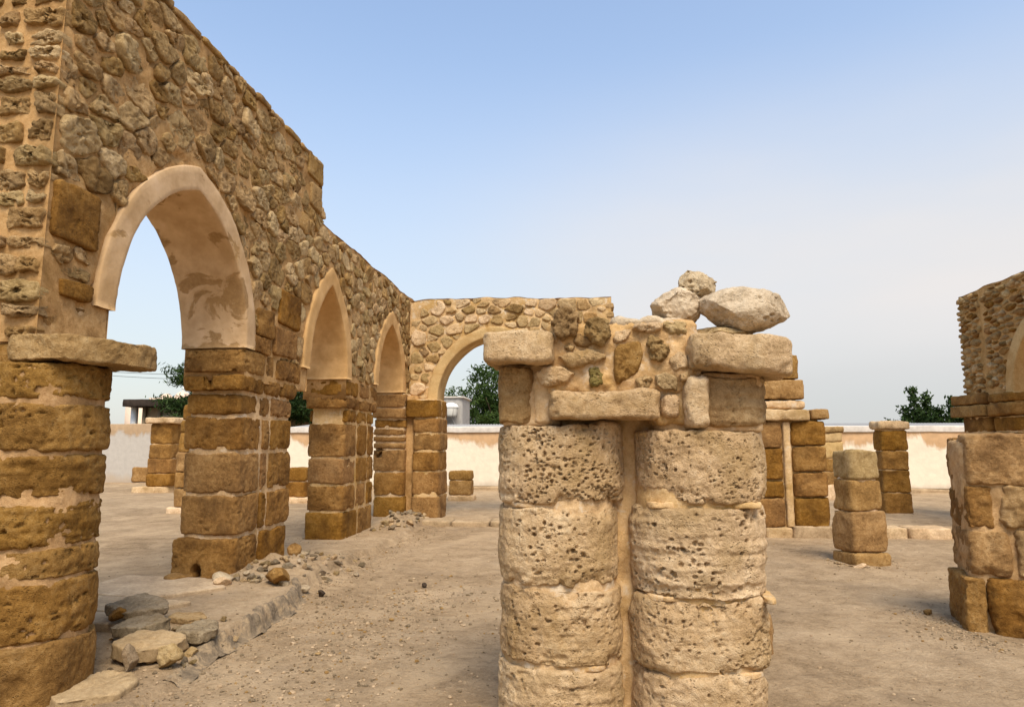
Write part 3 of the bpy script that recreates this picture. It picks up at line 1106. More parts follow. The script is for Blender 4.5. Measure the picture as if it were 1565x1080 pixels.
def pier(parent, x0, x1, ysplits, courses, mat, seed, res=0.02, mortar=None, core_in=0.026, holes=(), er=0.012, merge=(), e=10, axis='y', jit=0.03):
    """courses of squared blocks round a mortar core; ysplits are the block limits along the wall"""
    mortar = mortar or M_MORTAR_L
    r_ = random.Random(seed)
    y0, y1 = ysplits[0], ysplits[-1]
    z0, z1 = courses[0][0], courses[-1][1]
    if axis == 'y':
        cx = (x0 + core_in, x1 - core_in, y0 + core_in, y1 - core_in)
    else:
        cx = (y0 + core_in, y1 - core_in, x0 + core_in, x1 - core_in)
    MG = block(*cx, z0 - 0.1, z1, 12, 0.03, 0.02, 0.012, 6.0, 0.006, 25.0, seed, ero=0)
    for hc in holes:
        MG = hole(MG, (hc[0][0], hc[0][1], hc[0][2]), (hc[1][0] * 1.5, hc[1][1], hc[1][2] * 1.5), hc[2] + .03)
    put('mortar', MG, mortar, parent)
    for ci, c in enumerate(courses):
        za, zb = c[0], c[1]
        sp = list(ysplits) if len(c) < 3 else list(c[2])
        dx = c[3] if len(c) > 3 else 0.0
        for a, b in zip(sp[:-1], sp[1:]):
            o = [r_.uniform(-jit, jit) * 0.5 for _ in range(6)]
            g = 0.012 + r_.uniform(0, 0.008)
            if axis == 'y':
                lim = (x0 + o[0] - dx, x1 + o[1] + dx, a - .006 + o[2] * .7 - dx if a == sp[0] else a + g, b + .004 + o[3] * .7 if b == sp[-1] else b - g)
            else:
                lim = (a - .004 + o[2] * .7 - dx if a == sp[0] else a + g, b + .004 + o[3] * .7 + dx if b == sp[-1] else b - g, x0 + o[0] - dx, x1 + o[1] + dx)
            G = block(*lim, za + 0.019, zb - 0.019, e, res, er + r_.uniform(0, .010), 0.018, 4.0, 0.009, 24.0, r_.randrange(10 ** 6), strata=r_.choice([0, 0, 0.006]))
            if res < .025 and r_.random() < .8:
                G = pits(G, r_.choice([25, 60, 140]), (.006, .020), .8, r_.randrange(9999))
            for hc in holes:
                if za - .05 < hc[0][2] < zb + .05:
                    G = hole(G, *hc)
            put('block', G, mat, parent)

# piers of the arcade
pier(aw, -4.47, -3.76, [4.36, 5.08], [(-0.02, .42), (.42, .80), (.80, 1.2), (1.2, 1.62), (1.62, 2.02), (2.02, 2.32), (2.32, 2.64)], M_OCHRE2, 101, 0.03)
pier(aw, -4.45, -3.77, [7.36, 7.90, 8.10, 8.78],
     [(-0.02, .57, [7.33, 7.92, 8.74], .02), (.57, 1.03), (1.03, 1.50), (1.50, 1.90), (1.90, 2.16, [7.36, 7.8, 8.1, 8.7]), (2.16, 2.37, [7.30, 7.9, 8.35, 8.82], .02), (2.37, 2.66, [7.30, 7.88, 8.12, 8.9], .03)],
     M_OCHRE, 102, 0.016, holes=[((-4.14, 7.30, 2.30), (.05, .2, .085), .16), ((-4.17, 7.33, .16), (.065, .2, .13), .2)])
pier(aw, -4.40, -3.77, [10.82, 11.45, 12.05, 12.42],
     [(-0.02, .50, [10.78, 11.6, 12.44], .01), (.50, .92), (.92, 1.36), (1.36, 1.92), (1.92, 2.14, [10.86, 11.1, 11.4, 12.0, 12.4]), (2.14, 2.35, [10.76, 11.5, 12.1, 12.48], .03), (2.35, 2.62, [10.78, 11.4, 12.05, 12.46], .03)],
     M_OCHRE, 103, 0.024)
pier(aw, -4.35, -3.66, [14.24, 15.1],
     [(-0.02, .49), (.49, .99), (.99, 1.46), (1.46, 1.60, [14.24, 14.7, 15.1]), (1.60, 1.74), (1.74, 1.90), (1.90, 2.10), (2.10, 2.33, [14.18, 15.1], .02), (2.33, 2.64, [14.22, 15.1])],
     M_OCHRE, 104, 0.03, holes=[((-4.25, 14.24, 1.36), (.10, .2, .09), .2)])

# engaged column at the near end of the wall
ec = thing('engaged_column', 'round brown stone column with flat capital slab standing at the near left edge', 'column', (-3.46, 4.32, 0))
zc = [(-0.1, .38), (.40, .745), (.765, .95), (.96, 1.235), (1.255, 1.52), (1.55, 1.845), (1.875, 2.10)]
hw = [(.385, .38), (.37, .365), (.36, .355), (.378, .375), (.368, .365), (.362, .357), (.348, .345)]
sh = [0.0, -0.01, 0.005, -0.02, -0.005, 0.01, 0.02]
stra = [0, 0.004, 0, 0.020, 0.016, 0.006, 0.004]
put('mortar', block(-3.90, -3.22, 3.91, 4.57, -.1, 2.08, 2.6, 0.03, 0.02, 0.022, 6, 0.006, 24, 71), M_MORTAR, ec)
for k, (za, zb) in enumerate(zc):
    a, b = hw[k]
    G = block(-3.56 - a + sh[k], -3.56 + a + sh[k], 4.25 - b, 4.25 + b, za, zb, 2.45, 0.0115, 0.02, 0.026, 3.2, 0.012, 20, 710 + k, strata=stra[k])
    G = pits(G, (60, 110, 50, 90, 120, 90, 70)[k], (0.006, 0.019), 0.9, 720 + k, sel=lambda V, N: N[:, 1] < 0.2)
    put('drum', G, M_OCHRE2, ec)
cs = [(-3.60, 3.95), (-3.19, 3.92), (-2.95, 4.32), (-2.97, 4.55), (-3.2, 4.70), (-3.7, 4.75), (-3.78, 4.3)]
V, Q, T = loft(poly_round(cs, 170, 2, 0.1), edge_rows(0.165, 0.012, 0.012), 8)
V[:, 2] += 2.115
V[:, 2] -= 0.05 * np.clip(V[:, 0] + 3.2, 0, 1) 
put('capital_slab', rough((V, Q, T), 0.022, 6, 0.010, 26, 733, ero=.012), M_TAN, ec)

# ------------------------------------------------------------------ back wall with the wide arch
FB = Frame((0, 14.8, 0), (1, 0, 0), (0, -1, 0))
bw = thing('back_wall', 'free-standing rubble wall with one wide rounded arch across the far end of the arcade', 'wall', (-1.5, 15.1, 0))
BA = (-1.82, 1.27, 2.53, 1.40)
top_b = lambda u: 4.78 - 0.02 * math.cos(u * 1.5)
put('mortar', wall_core(FB, -3.74, 0.74, 2.1, top_b, [(BA[0], BA[1] + .05, BA[2], BA[3] + .05)], 0.7, 5, du=0.06, nv=40), M_MORTAR_L, bw)
put('plaster_arch', arch_band(FB, BA[0], BA[2], BA[1], BA[3], 0.22, 0.7, 77, leg=0.08), M_PLASTER, bw)
kb = [frames_arch_out(BA[0], BA[2], BA[1], BA[3], 0.23), rect(0.12, 0.42, 4.18, 4.42)]
put('block', face_stone(FB, [(.12, 4.18), (.42, 4.18), (.42, 4.42), (.12, 4.42)], 0.015, it=1, res=.04), M_OCHRE2, bw)
cb = rubble_cells(-3.72, 0.73, 2.4, lambda u: top_b(u) - 0.01, 0.29, kb, 31, gap=0.035, sy=1.3)
for P, ar in cb:
    G = face_stone(FB, P, rnd.choice([0.008, 0.02, 0.03]), er=0.02, res=0.035, amp=0.018, freq=9, fine=0.010, ffreq=30, tilt=0.08, it=2, cut=0.14, ero=0.012)
    put('stone', G, rnd.choice([M_RUBBLE_L, M_RUBBLE_L, M_RUBBLE, M_CREAM]), bw)
for k in range(9):
    z = 2.9 + k * 0.2
    put('stone', block(0.60, 0.80, 14.78, 15.45, z, z + 0.13, 6, 0.035, 0.03, 0.03, 8), M_RUBBLE, bw)
# pier in the corner under the wide arch
pier(bw, 14.30, 15.3, [-3.52, -2.94],
     [(-0.02, .49), (.49, 1.0), (1.0, 1.42), (1.42, 1.80), (1.80, 2.12), (2.12, 2.52, [-3.64, -2.98], .03)], M_OCHRE, 201, 0.03, axis='x')
pier(bw, 14.75, 15.35, [-0.52, 0.70], [(-0.02, .5), (.5, 1.), (1., 1.5), (1.5, 2.1), (2.1, 2.5)], M_OCHRE, 202, 0.06, axis='x')

put('mortar', block(-3.80, -3.44, 14.42, 15.2, -.05, 2.6, 12, .05, .02, .02, 5, ero=0), M_MORTAR, bw)

# ------------------------------------------------------------------ foreground double column
dc = thing('double_column', 'cream porous limestone twin columns joined by a lintel and rubble head, in the centre foreground', 'column', (0.3, 4.2, 0))
put('mortar', block(-0.40, 1.02, 4.13, 4.80, -0.1, 1.98, 8, 0.025, 0.02, 0.03, 7, 0.006, 26, 401), M_MORTAR_L, dc)
facing = lambda V, N: N[:, 1] < 0.25
def drum(cx, hw_, z0, z1, seed, npit, rr_=(0.006, 0.013), e=2.45, strata=0.0, amp=0.020, dy=0.0, hd=0.36, pd=0.9, clump=1.3, pit_sel=None, er=0.016):
    G = block(cx - hw_, cx + hw_, 4.2 - hd + dy, 4.2 + hd + dy, z0, z1, e, 0.0054, er, amp, 2.8, 0.010, 20, seed, strata=strata, caps=4, ero=.010, chip=.024, wavy=.016)
    if npit:
        G = pits(G, npit, rr_, pd, seed + 1, sel=pit_sel or facing, clump=clump)
    return put('drum', G, M_CREAM, dc)
drum(-.114, .374, 1.262, 1.70, 411, 850, (0.0040, 0.0105), pd=1.5, clump=0.45)
drum(-.132, .350, .828, 1.245, 412, 200, (0.004, 0.012), strata=0.004, pd=1.2)
drum(-.118, .358, .404, .808, 413, 200, (0.004, 0.013), strata=0.006)
drum(-.118, .362, -.10, .376, 414, 120, (0.004, 0.012), strata=0.008)
drum(.694, .370, 1.272, 1.668, 415, 700, (0.0035, 0.0085), pd=1.4, clump=0.6)
drum(.668, .380, .770, 1.248, 416, 330, (0.0045, 0.014), strata=0.010, pd=1.2)
drum(.662, .378, .388, .752, 417, 480, (0.004, 0.011), strata=0.005, amp=0.035)
drum(.652, .372, -.10, .366, 418, 180, (0.004, 0.011), strata=0.004)
put('drum', pits(block(.53, 1.075, 3.89, 4.5, 1.692, 1.965, 3.4, 0.0085, 0.02, 0.016, 4, 0.008, 26, 419, strata=0.012, taper=0.03), 60, (.006, .01), .7, 5, sel=facing), M_TAN, dc)
put('drum', pits(block(-.475, -.262, 3.90, 4.45, 1.715, 2.04, 5, 0.0085, 0.015, 0.02, 5, 0.010, 24, 420, strata=0.004), 40, (.005, .01), .9, 6, sel=facing), M_TAN, dc)
for cx_, h1 in ((-.122, .328), (.668, .342)):
    put('mortar', block(cx_ - h1, cx_ + h1, 4.2 - .327, 4.2 + .327, -.1, 1.66, 2.45, .014, .01, .014, 8, .006, 30, 440, ero=0, chip=0), M_MORTAR_L, dc)
put('mortar', block(-.455, -.10, 3.94, 4.5, 1.69, 2.06, 6, .02, .02, .02, 7, .006, 26, 441), M_MORTAR_L, dc)
put('mortar', block(.44, 1.05, 3.93, 4.5, 1.66, 2.0, 6, .02, .02, .02, 7, .006, 26, 442), M_MORTAR_L, dc)
# thin mortar beds squeezed out between drums
for (x0_, x1_, z0_, z1_) in ((-.40, .06, 1.240, 1.268), (.37, .55, 1.240, 1.275), (.80, 1.0, 1.245, 1.276), (.36, .75, .745, .775), (.98, 1.05, .745, .775), (-.34, .14, .372, .402), (.40, .98, .36, .39)):
    put('mortar_bed', block(x0_, x1_, 3.885, 4.3, z0_, z1_, 4, 0.02, 0.008, 0.012, 12, 0.004, 40), M_MORTAR_L, dc)
# rubble head between the columns
put('mortar', block(-.20, .70, 3.872, 4.65, 1.86, 2.29, 9, 0.012, 0.04, 0.026, 7, 0.014, 24, 421), M_MORTAR_L, dc)
put('mortar', block(-.27, -.14, 3.92, 4.3, 1.70, 2.02, 5, 0.02, 0.03, 0.02, 7, 0.006, 26, 422), M_MORTAR_L, dc)
put('mortar', block(.42, .64, 3.90, 4.4, 1.70, 1.98, 6, 0.02, 0.03, 0.03, 7, 0.006, 26, 423), M_MORTAR_L, dc)
put('plaster_cap', block(.19, .63, 3.88, 4.6, 2.22, 2.315, 5, 0.014, 0.035, 0.045, 8, 0.014, 30, 424), M_BOULDER, dc)
put('block', block(-.54, -.135, 3.72, 4.36, 2.045, 2.235, 8, 0.010, 0.03, 0.026, 4.5, 0.007, 26, 425), M_CREAM, dc)
G = block(.605, 1.165, 3.73, 4.45, 1.995, 2.20, 7, 0.010, 0.028, 0.028, 4.5, 0.008, 28, 426, strata=0.004)
G[0][:, 2] -= 0.04 * np.clip((G[0][:, 0] - 0.75) / 0.4, 0, 1)
put('capital_slab', pits(G, 60, (.005, .012), .6, 7, sel=facing), M_CREAM, dc)
put('lintel', pits(block(-.165, .45, 3.78, 4.3, 1.735, 1.895, 9, 0.010, 0.022, 0.022, 5.5, 0.009, 26, 427), 40, (.006, .012), .6, 8, sel=facing), M_CREAM, dc)
put('block', block(.455, .565, 3.85, 4.2, 1.735, 1.87, 5, 0.012, 0.03, 0.02, 8, 0.006, 26, 428), M_CREAM, dc)
put('block', block(.58, .725, 3.80, 4.15, 1.672, 1.965, 4, 0.012, 0.035, 0.025, 6, 0.008, 26, 429), M_CREAM, dc)
FP = Frame((0, 3.868, 0), (1, 0, 0), (0, -1, 0))
HS = [
    ([(-0.15, 2.28), (-0.11, 2.36), (-0.01, 2.36), (0.02, 2.31), (-0.01, 2.22), (-0.08, 2.17), (-0.13, 2.21)], M_RUBBLE, .10),
    ([(0.04, 2.21), (0.05, 2.28), (0.12, 2.31), (0.18, 2.29), (0.18, 2.19), (0.14, 2.14), (0.08, 2.17)], M_RUBBLE, .09),
    ([(-0.13, 2.09), (0.01, 2.12), (0.08, 2.13), (0.17, 2.08), (0.06, 2.03), (-0.05, 2.02)], M_CREAM, .06),
    ([(-0.25, 1.99), (-0.2, 2.03), (-0.08, 2.03), (-0.01, 1.99), (-0.06, 1.93), (-0.2, 1.91)], M_CREAM, .06),
    ([(0.06, 2.02), (0.12, 2.04), (0.15, 1.99), (0.13, 1.92), (0.07, 1.91)], M_LICHEN, .03),
    ([(0.21, 2.11), (0.23, 2.14), (0.35, 2.17), (0.37, 2.09), (0.33, 1.98), (0.22, 1.92), (0.2, 1.98)], M_OCHRE2, .05),
    ([(0.38, 2.15), (0.41, 2.2), (0.47, 2.18), (0.51, 2.13), (0.46, 2.04), (0.39, 2.06)], M_RUBBLE, .06),
    ([(0.5, 2.08), (0.57, 2.12), (0.61, 2.09), (0.61, 2.01), (0.53, 1.99), (0.49, 2.04)], M_CREAM, .04),
    ([(0.32, 1.95), (0.37, 1.98), (0.41, 1.95), (0.38, 1.9), (0.33, 1.9)], M_RUBBLE, .03),
    ([(0.42, 1.98), (0.48, 2.0), (0.55, 1.96), (0.55, 1.88), (0.46, 1.88), (0.42, 1.92)], M_RUBBLE_L, .05),
    ([(-0.08, 2.14), (-0.04, 2.16), (-0.01, 2.14), (-0.03, 2.11), (-0.07, 2.11)], M_RUBBLE, .04),
]
for k, (P, mt, bl) in enumerate(HS):
    dark = mt in (M_CORAL, M_LICHEN, M_RUBBLE)
    bl = bl * .6
    G = face_stone(FP, P, bl, -0.1, er=.018, res=.008, amp=.032 if dark else .016, freq=11 if dark else 7, fine=.022 if dark else .009, ffreq=36 if dark else 26, it=1, cut=.12, caps=9, seed=900 + k, tilt=.12, ero=.02 if dark else .012)
    put('stone', G, mt, dc)
kh = [dense(np.array(P), .01) for P, _, _ in HS]
for P, ar in rubble_cells(-.17, .62, 1.93, lambda u: 2.27 - .02 * math.sin(u * 9), .115, kh, 57, gap=.012, sy=1.25):
    put('stone', face_stone(FP, P, rnd.choice([.008, .018, .03]), -.06, er=.012, res=.007, amp=.020, freq=9, fine=.012, ffreq=34, it=2, cut=.13, caps=6, tilt=.1, ero=.012), rnd.choice([M_CREAM, M_TAN, M_RUBBLE_L, M_RUBBLE]), dc)
put('block', block(1.08, 1.47, 5.6, 5.98, -.05, .28, 6, .03, .03, .03, 5), M_OCHRE2, thing('stone_stump', 'low brown stone stump just behind the right twin column', 'stone block', (1.2, 5.75, 0)))

# boulders lying on the right capital
def boulder(name, label, cat, loc, rad, seed, rot, mat=M_BOULDER, npit=70, n=44, cuts=11):
    G = rock(n, seed, cuts, rad, 0.17, 1.9, 0.06, 0.56)
    G = pits(G, npit, (0.006, 0.014), 0.7, seed + 1) if npit else G
    G = turn(G, *rot, loc)
    return put(name, G, mat, label=label, cat=cat)
boulder('thin_slab', 'thin brown stone slab wedged under the largest boulder on the right capital', 'stone slab', (.87, 4.06, 2.215), (.24, .20, .048), 501, (0, 0.04, 0.2), M_RUBBLE_L, 20, 30)
boulder('boulder', 'largest pale pitted boulder, at the right of the three piled on the twin columns', 'boulder', (.945, 4.02, 2.355), (.285, .20, .140), 533, (0.0, 0.0, 0.1))
boulder('boulder', 'pale boulder lying left of the largest one on top of the twin columns', 'boulder', (.595, 4.05, 2.375), (.165, .15, .135), 544, (0.0, 0.2, 0.3), M_BOULDER, 50, 36)
boulder('boulder', 'pale boulder perched highest on the two other boulders', 'boulder', (.725, 4.07, 2.525), (.135, .125, .11), 555, (0.1, 0.0, 0.8), M_BOULDER, 60, 36)

# ------------------------------------------------------------------ ruined pier behind, and its kerb
kr = link('kerb', None, (4.0, 12.5, 0), None, kind='structure')
x = -0.2
kx = [2.6, 3.15, 3.62, 4.3, 4.95, 5.5, 6.2, 6.75, 7.5, 8.1]
for a, b in zip(kx[:-1], kx[1:]):
    put('kerb_stone', block(a + .008, b - .008, 12.33, 12.82, -.08, .165 + rnd.uniform(-.015, .012), 10, .04, .025, .02, 5), M_SLAB if rnd.random() < .5 else M_CREAM, kr)
kl = link('kerb', None, (-1.6, 13.6, 0), None, kind='structure')
kx = [-3.1, -2.5, -1.75, -1.2, -.5, .1]
for a, b in zip(kx[:-1], kx[1:]):
    put('kerb_stone', block(a + .008, b - .008, 13.35, 13.95, -.08, .10 + rnd.uniform(-.015, .015), 10, .05, .03, .025, 5), M_SLAB, kl)

rp = thing('ruined_pier', 'stepped brown ruined pier of two square columns behind the twin columns', 'pier', (3.6, 12.65, 0))
put('mortar', block(3.0, 4.22, 12.50, 12.95, .1, 2.0, 12, .05, .02, .02, 5), M_MORTAR_L, rp)
for a, b in ((2.92, 3.55), (3.69, 4.29)):
    for za, zb in ((.16, .64), (.66, .94), (.96, 1.49), (1.51, 1.97)) if a < 3 else ((.16, .66), (.68, 1.08), (1.10, 1.53), (1.55, 1.97)):
        put('block', block(a, b, 12.40, 13.05, za, zb, 6, .022, .03, .02, 5, .007, 26), M_OCHRE, rp)
put('mortar', block(3.555, 3.685, 12.43, 12.9, .15, 1.96, 8, .03, .02, .012, 6), M_MORTAR_L, rp)
put('capital_slab', block(2.85, 4.02, 12.33, 13.05, 1.985, 2.17, 10, .025, .02, .02, 5), M_CREAM, rp)
put('capital_slab', block(4.03, 4.34, 12.36, 13.0, 2.00, 2.17, 9, .025, .02, .012, 5), M_OCHRE2, rp)
put('block', block(2.9, 3.98, 12.44, 13.0, 2.185, 2.34, 8, .025, .04, .03, 7), M_MORTAR_L, rp)
put('block', block(2.9, 3.97, 12.42, 13.0, 2.36, 2.70, 10, .025, .02, .014, 5), M_OCHRE2, rp)
put('block', block(2.9, 3.90, 12.46, 13.0, 2.715, 3.14, 10, .025, .02, .014, 5), M_OCHRE2, rp)

# free-standing pillar stumps
def pillar(name, label, loc, courses, mat, group=None, res=.028, rot=0.0, e=8, cat='pillar', amp=.022):
    t = thing(name, label, cat, (loc[0], loc[1], 0), group)
    hx = max(c[2] for c in courses) * .9
    for (z0, z1, a, b, *r) in courses:
        m = r[0] if r else mat
        ox = r[1] if len(r) > 1 else 0.0
        put('block', block(loc[0] - a + ox, loc[0] + a + ox, loc[1] - b, loc[1] + b, z0 + .006, z1 - .006, e, res, .028, amp, 4.5, .008, 26, rot=rot + rnd.uniform(-.03, .03)), m, t)
    a, b = min(c[2] for c in courses) - .03, min(c[3] for c in courses) - .03
    put('mortar', block(loc[0] - a, loc[0] + a, loc[1] - b, loc[1] + b, courses[0][0], courses[-1][1] - .03, e, .06, .02, .01, 5, rot=rot), M_MORTAR_L, t)
    return t
pillar('pillar_stump', 'chest-high stump of three weathered blocks alone in the open court, right of the twin columns', (3.80, 9.98),
       [(-.06, .14, .28, .27, M_OCHRE2), (.14, .69, .265, .25), (.69, 1.11, .235, .225), (1.11, 1.50, .222, .22, M_RUBBLE_L)], M_OCHRE2, rot=.28, e=7, amp=.035)
pillar('pillar', 'square pillar of five blocks with flat cap in front of the far perimeter wall, at right', (7.27, 16.95),
       [(-.06, .46, .315, .26), (.46, .97, .305, .26), (.97, 1.41, .30, .26), (1.41, 1.88, .30, .26), (1.90, 2.10, .36, .30, M_CREAM)], M_OCHRE)
pillar('pillar', 'pale pillar with crumbling cap half hidden behind the ruined pier', (7.15, 20.7),
       [(-.06, .42, .33, .32, M_CREAM), (.42, .79, .33, .32, M_OCHRE2), (.79, 1.14, .34, .32, M_OCHRE2), (1.14, 1.62, .33, .32, M_PLASTER), (1.62, 1.88, .34, .33, M_PLASTER), (1.88, 2.06, .37, .36, M_RUBBLE)], M_CREAM, res=.04)
pillar('pillar', 'brown pillar with flat cap slab on a wide base, seen beyond the near left column', (-13.62, 21.6),
       [(-.08, .18, .62, .45, M_CREAM, -.25), (.18, .60, .42, .40), (.60, 1.08, .40, .38), (1.08, 1.55, .38, .38), (1.55, 2.22, .37, .37), (2.22, 2.42, .52, .5, M_CREAM)], M_OCHRE, res=.04)
pillar('pillar', 'narrow ochre pillar stepping outwards to its foot, right beside the first arcade pier', (-8.92, 15.35),
       [(-.08, .14, .46, .40, M_CREAM), (.14, .56, .33, .33), (.56, .94, .33, .33), (.94, 1.38, .33, .32), (1.38, 1.84, .29, .3, M_OCHRE2), (1.84, 2.12, .28, .28), (2.12, 2.48, .26, .26, M_OCHRE2)], M_OCHRE2, res=.03)
pillar('short_pillar', 'knee-high stump of two blocks framed by the wide arch, near the stained perimeter wall', (-3.32, 19.35),
       [(-.06, .15, .37, .35, M_CREAM, .03), (.15, .56, .315, .31), (.56, .82, .315, .31, M_OCHRE2)], M_OCHRE2, res=.035)
pillar('short_pillar', 'low block stump on a base slab seen between the first and second arcade piers', (-7.65, 18.3),
       [(-.06, .15, .52, .4, M_CREAM, .12), (.15, .56, .33, .32), (.56, .92, .33, .32)], M_OCHRE, res=.04)

# low pier of large blocks at the right edge
gp = thing('block_pier', 'thick low pier of large eroded blocks at the right edge of the foreground', 'pier', (3.9, 6.8, 0))
GA = R(-15)
def spin(G):
    V = G[0].copy()
    c, s_ = math.cos(GA), math.sin(GA)
    q = V[:, :2] - np.array([3.36, 6.38])
    V[:, 0] = 3.36 + q[:, 0] * c - q[:, 1] * s_
    V[:, 1] = 6.38 + q[:, 0] * s_ + q[:, 1] * c
    return V, G[1], G[2]
put('mortar', spin(block(3.33, 4.40, 6.42, 6.98, -.08, 1.62, 9, .025, .03, .03, 6, .006, 24, 301)), M_MORTAR, gp)
for (z0, z1, x0_, x1_, y0_, y1_, mt) in (
    (1.245, 1.675, 3.36, 4.02, 6.38, 6.72, M_OCHRE2), (1.25, 1.64, 3.34, 3.55, 6.735, 7.0, M_OCHRE2), (1.26, 1.66, 4.04, 4.5, 6.42, 7.0, M_OCHRE2),
    (.88, 1.225, 3.56, 4.45, 6.37, 7.0, M_TAN), (.86, 1.225, 3.33, 3.545, 6.40, 7.0, M_OCHRE),
    (.47, .86, 3.66, 4.45, 6.36, 7.0, M_TAN), (.48, .85, 3.32, 3.64, 6.38, 7.0, M_OCHRE2),
    (-.08, .455, 3.44, 4.5, 6.30, 7.0, M_OCHRE), (-.08, .45, 3.26, 3.43, 6.38, 7.02, M_OCHRE2)):
    G = block(x0_, x1_, y0_, y1_, z0, z1, 8, .013, .018, .030, 3.4, .012, 22, strata=.004, ero=.014, chip=.022)
    put('block', spin(G), mt, gp)

# right-hand arcade wall
FR = Frame((8.4, 0, 0), (0, -1, 0), (-1, 0, 0))
rw = thing('arcade_wall', 'rubble stone arcade wall with half an arch in view at the far right of the court', 'wall', (8.7, 13.5, 0))
top_r = lambda u: 4.80 + .02 * math.sin(u * 5)
AR = (-13.18, .87, 2.56, 1.30)
put('mortar', wall_core(FR, -15.72, -10.6, 2.2, top_r, [(AR[0], AR[1] + .05, AR[2], AR[3] + .05)], .72, 8, du=.07, nv=40), M_MORTAR, rw)
put('plaster_arch', arch_band(FR, AR[0], AR[2], AR[1], AR[3], .25, .72, 81), M_PLASTER, rw)
kr_ = [frames_arch_out(*[AR[0], AR[2], AR[1], AR[3], .26]), rect(-14.98, -14.88, 2.5, 4.75)]
for P, ar in rubble_cells(-15.72, -10.7, 2.62, lambda u: top_r(u) - .01, .235, kr_, 41, gap=.03, sy=1.9):
    put('stone', face_stone(FR, P, rnd.choice([.02, .035, .05, .06]), er=.045, res=.035, amp=.022, freq=10, fine=.008, ffreq=34, tilt=.05), rnd.choice([M_RUBBLE, M_RUBBLE, M_RUBBLE_L, M_OCHRE]), rw)
z = 2.66
while z < 4.7:     # rough far end
    h = rnd.uniform(.07, .11)
    put('stone', block(8.36, 9.1, 15.6, 15.80 + rnd.uniform(-.02, .03), z, z + h, 5, .04, .03, .03, 9), M_RUBBLE, rw)
    z += h + .035
put('impost', block(8.28, 9.15, 14.93, 16.25, 2.40, 2.62, 10, .04, .04, .03, 5), M_OCHRE, rw)
put('impost', block(8.26, 9.15, 14.93, 16.25, 2.15, 2.385, 12, .04, .02, .012, 4), M_OCHRE2, rw)
put('impost', block(8.30, 9.1, 14.05, 14.86, 2.40, 2.58, 10, .04, .04, .03, 5), M_OCHRE, rw)
put('impost', block(8.27, 9.1, 14.05, 14.86, 2.13, 2.385, 10, .04, .05, .03, 5), M_OCHRE, rw)
pier(rw, 8.38, 9.1, [14.1, 14.86], [(-.02, .5), (.5, 1.), (1., 1.5), (1.5, 1.82), (1.82, 2.12)], M_OCHRE, 302, .05)
pier(rw, 8.36, 9.1, [14.95, 15.95], [(-.02, .5), (.5, 1.), (1., 1.5), (1.5, 1.80), (1.80, 2.14)], M_OCHRE, 303, .05)
pier(rw, 8.38, 9.1, [10.7, 11.5, 12.28], [(-.02, .5), (.5, 1.), (1., 1.5), (1.5, 2.), (2.0, 2.54)], M_OCHRE, 304, .08)

# ------------------------------------------------------------------ perimeter and what stands beyond
pw = thing('perimeter_wall', 'stained white plaster perimeter wall along the far side of the court', 'wall', (1.0, 23.8, 0))
def wavy(x0_, x1_, y0_, y1_, z0, z1, seed):
    n = int((x1_ - x0_) / .35)
    G = block(x0_, x1_, y0_, y1_, z0, z1, 40, .30, .02, .03, 1.1, .0, 1, seed)
    return G
put('wall_face', wavy(-11.5, 16.0, 23.6, 23.95, -.1, 1.94, 601), M_PERIM, pw)
put('coping', block(-11.5, 16.02, 23.55, 24.0, 1.942, 2.15, 40, .3, .02, .008, 2), M_COPING, pw)
put('footing', block(-11.5, 16.0, 23.35, 23.62, -.1, .13, 30, .2, .05, .04, 1.5), M_SLAB, pw)
pl = thing('perimeter_wall', 'grey plaster perimeter wall with a brown top band, seen left beyond the near column', 'wall', (-17, 26.7, 0))
put('wall_face', wavy(-26, -11.8, 26.5, 26.85, -.1, 2.36, 602), M_PERIM_G, pl)
put('plaster_scar', block(-18.1, -16.9, 26.44, 26.6, .02, .62, 5, .06, .05, .05, 3), M_OCHRE2, pl)

# corrugated sheet roof just behind the perimeter wall
n = 240
xx = np.linspace(-10.5, 15.5, n * 2 + 1)
Vt = []
for y_, z_ in ((24.0, 2.13), (26.2, 2.29)):
    Vt.append(np.column_stack([xx, np.full(len(xx), y_), z_ + .018 * np.cos(np.arange(len(xx)) * math.pi)]))
Vv = np.concatenate(Vt + [v - np.array([0, 0, .012]) for v in Vt])
m_ = len(xx)
a = np.arange(m_ - 1)
Q = np.concatenate([np.stack([a, a + 1, m_ + a + 1, m_ + a], 1), np.stack([2 * m_ + a + 1, 2 * m_ + a, 3 * m_ + a, 3 * m_ + a + 1], 1), np.stack([a + 1, a, 2 * m_ + a, 2 * m_ + a + 1], 1)])
lt = thing('lean_to', 'low lean-to with pale corrugated metal roof just beyond the perimeter wall', 'shelter', (2.5, 25.2, 0))
put('roof', (Vv, Q, T0), M_SHEET, lt, smooth=False)
for x_ in np.arange(-10, 15.6, 4.2):
    put('post', box(x_ - .05, x_ + .05, 26.0, 26.1, 0, 2.22), M_CONC, lt)
put('beam', box(-10.5, 15.5, 26.0, 26.12, 2.16, 2.24), M_BLACK, lt)

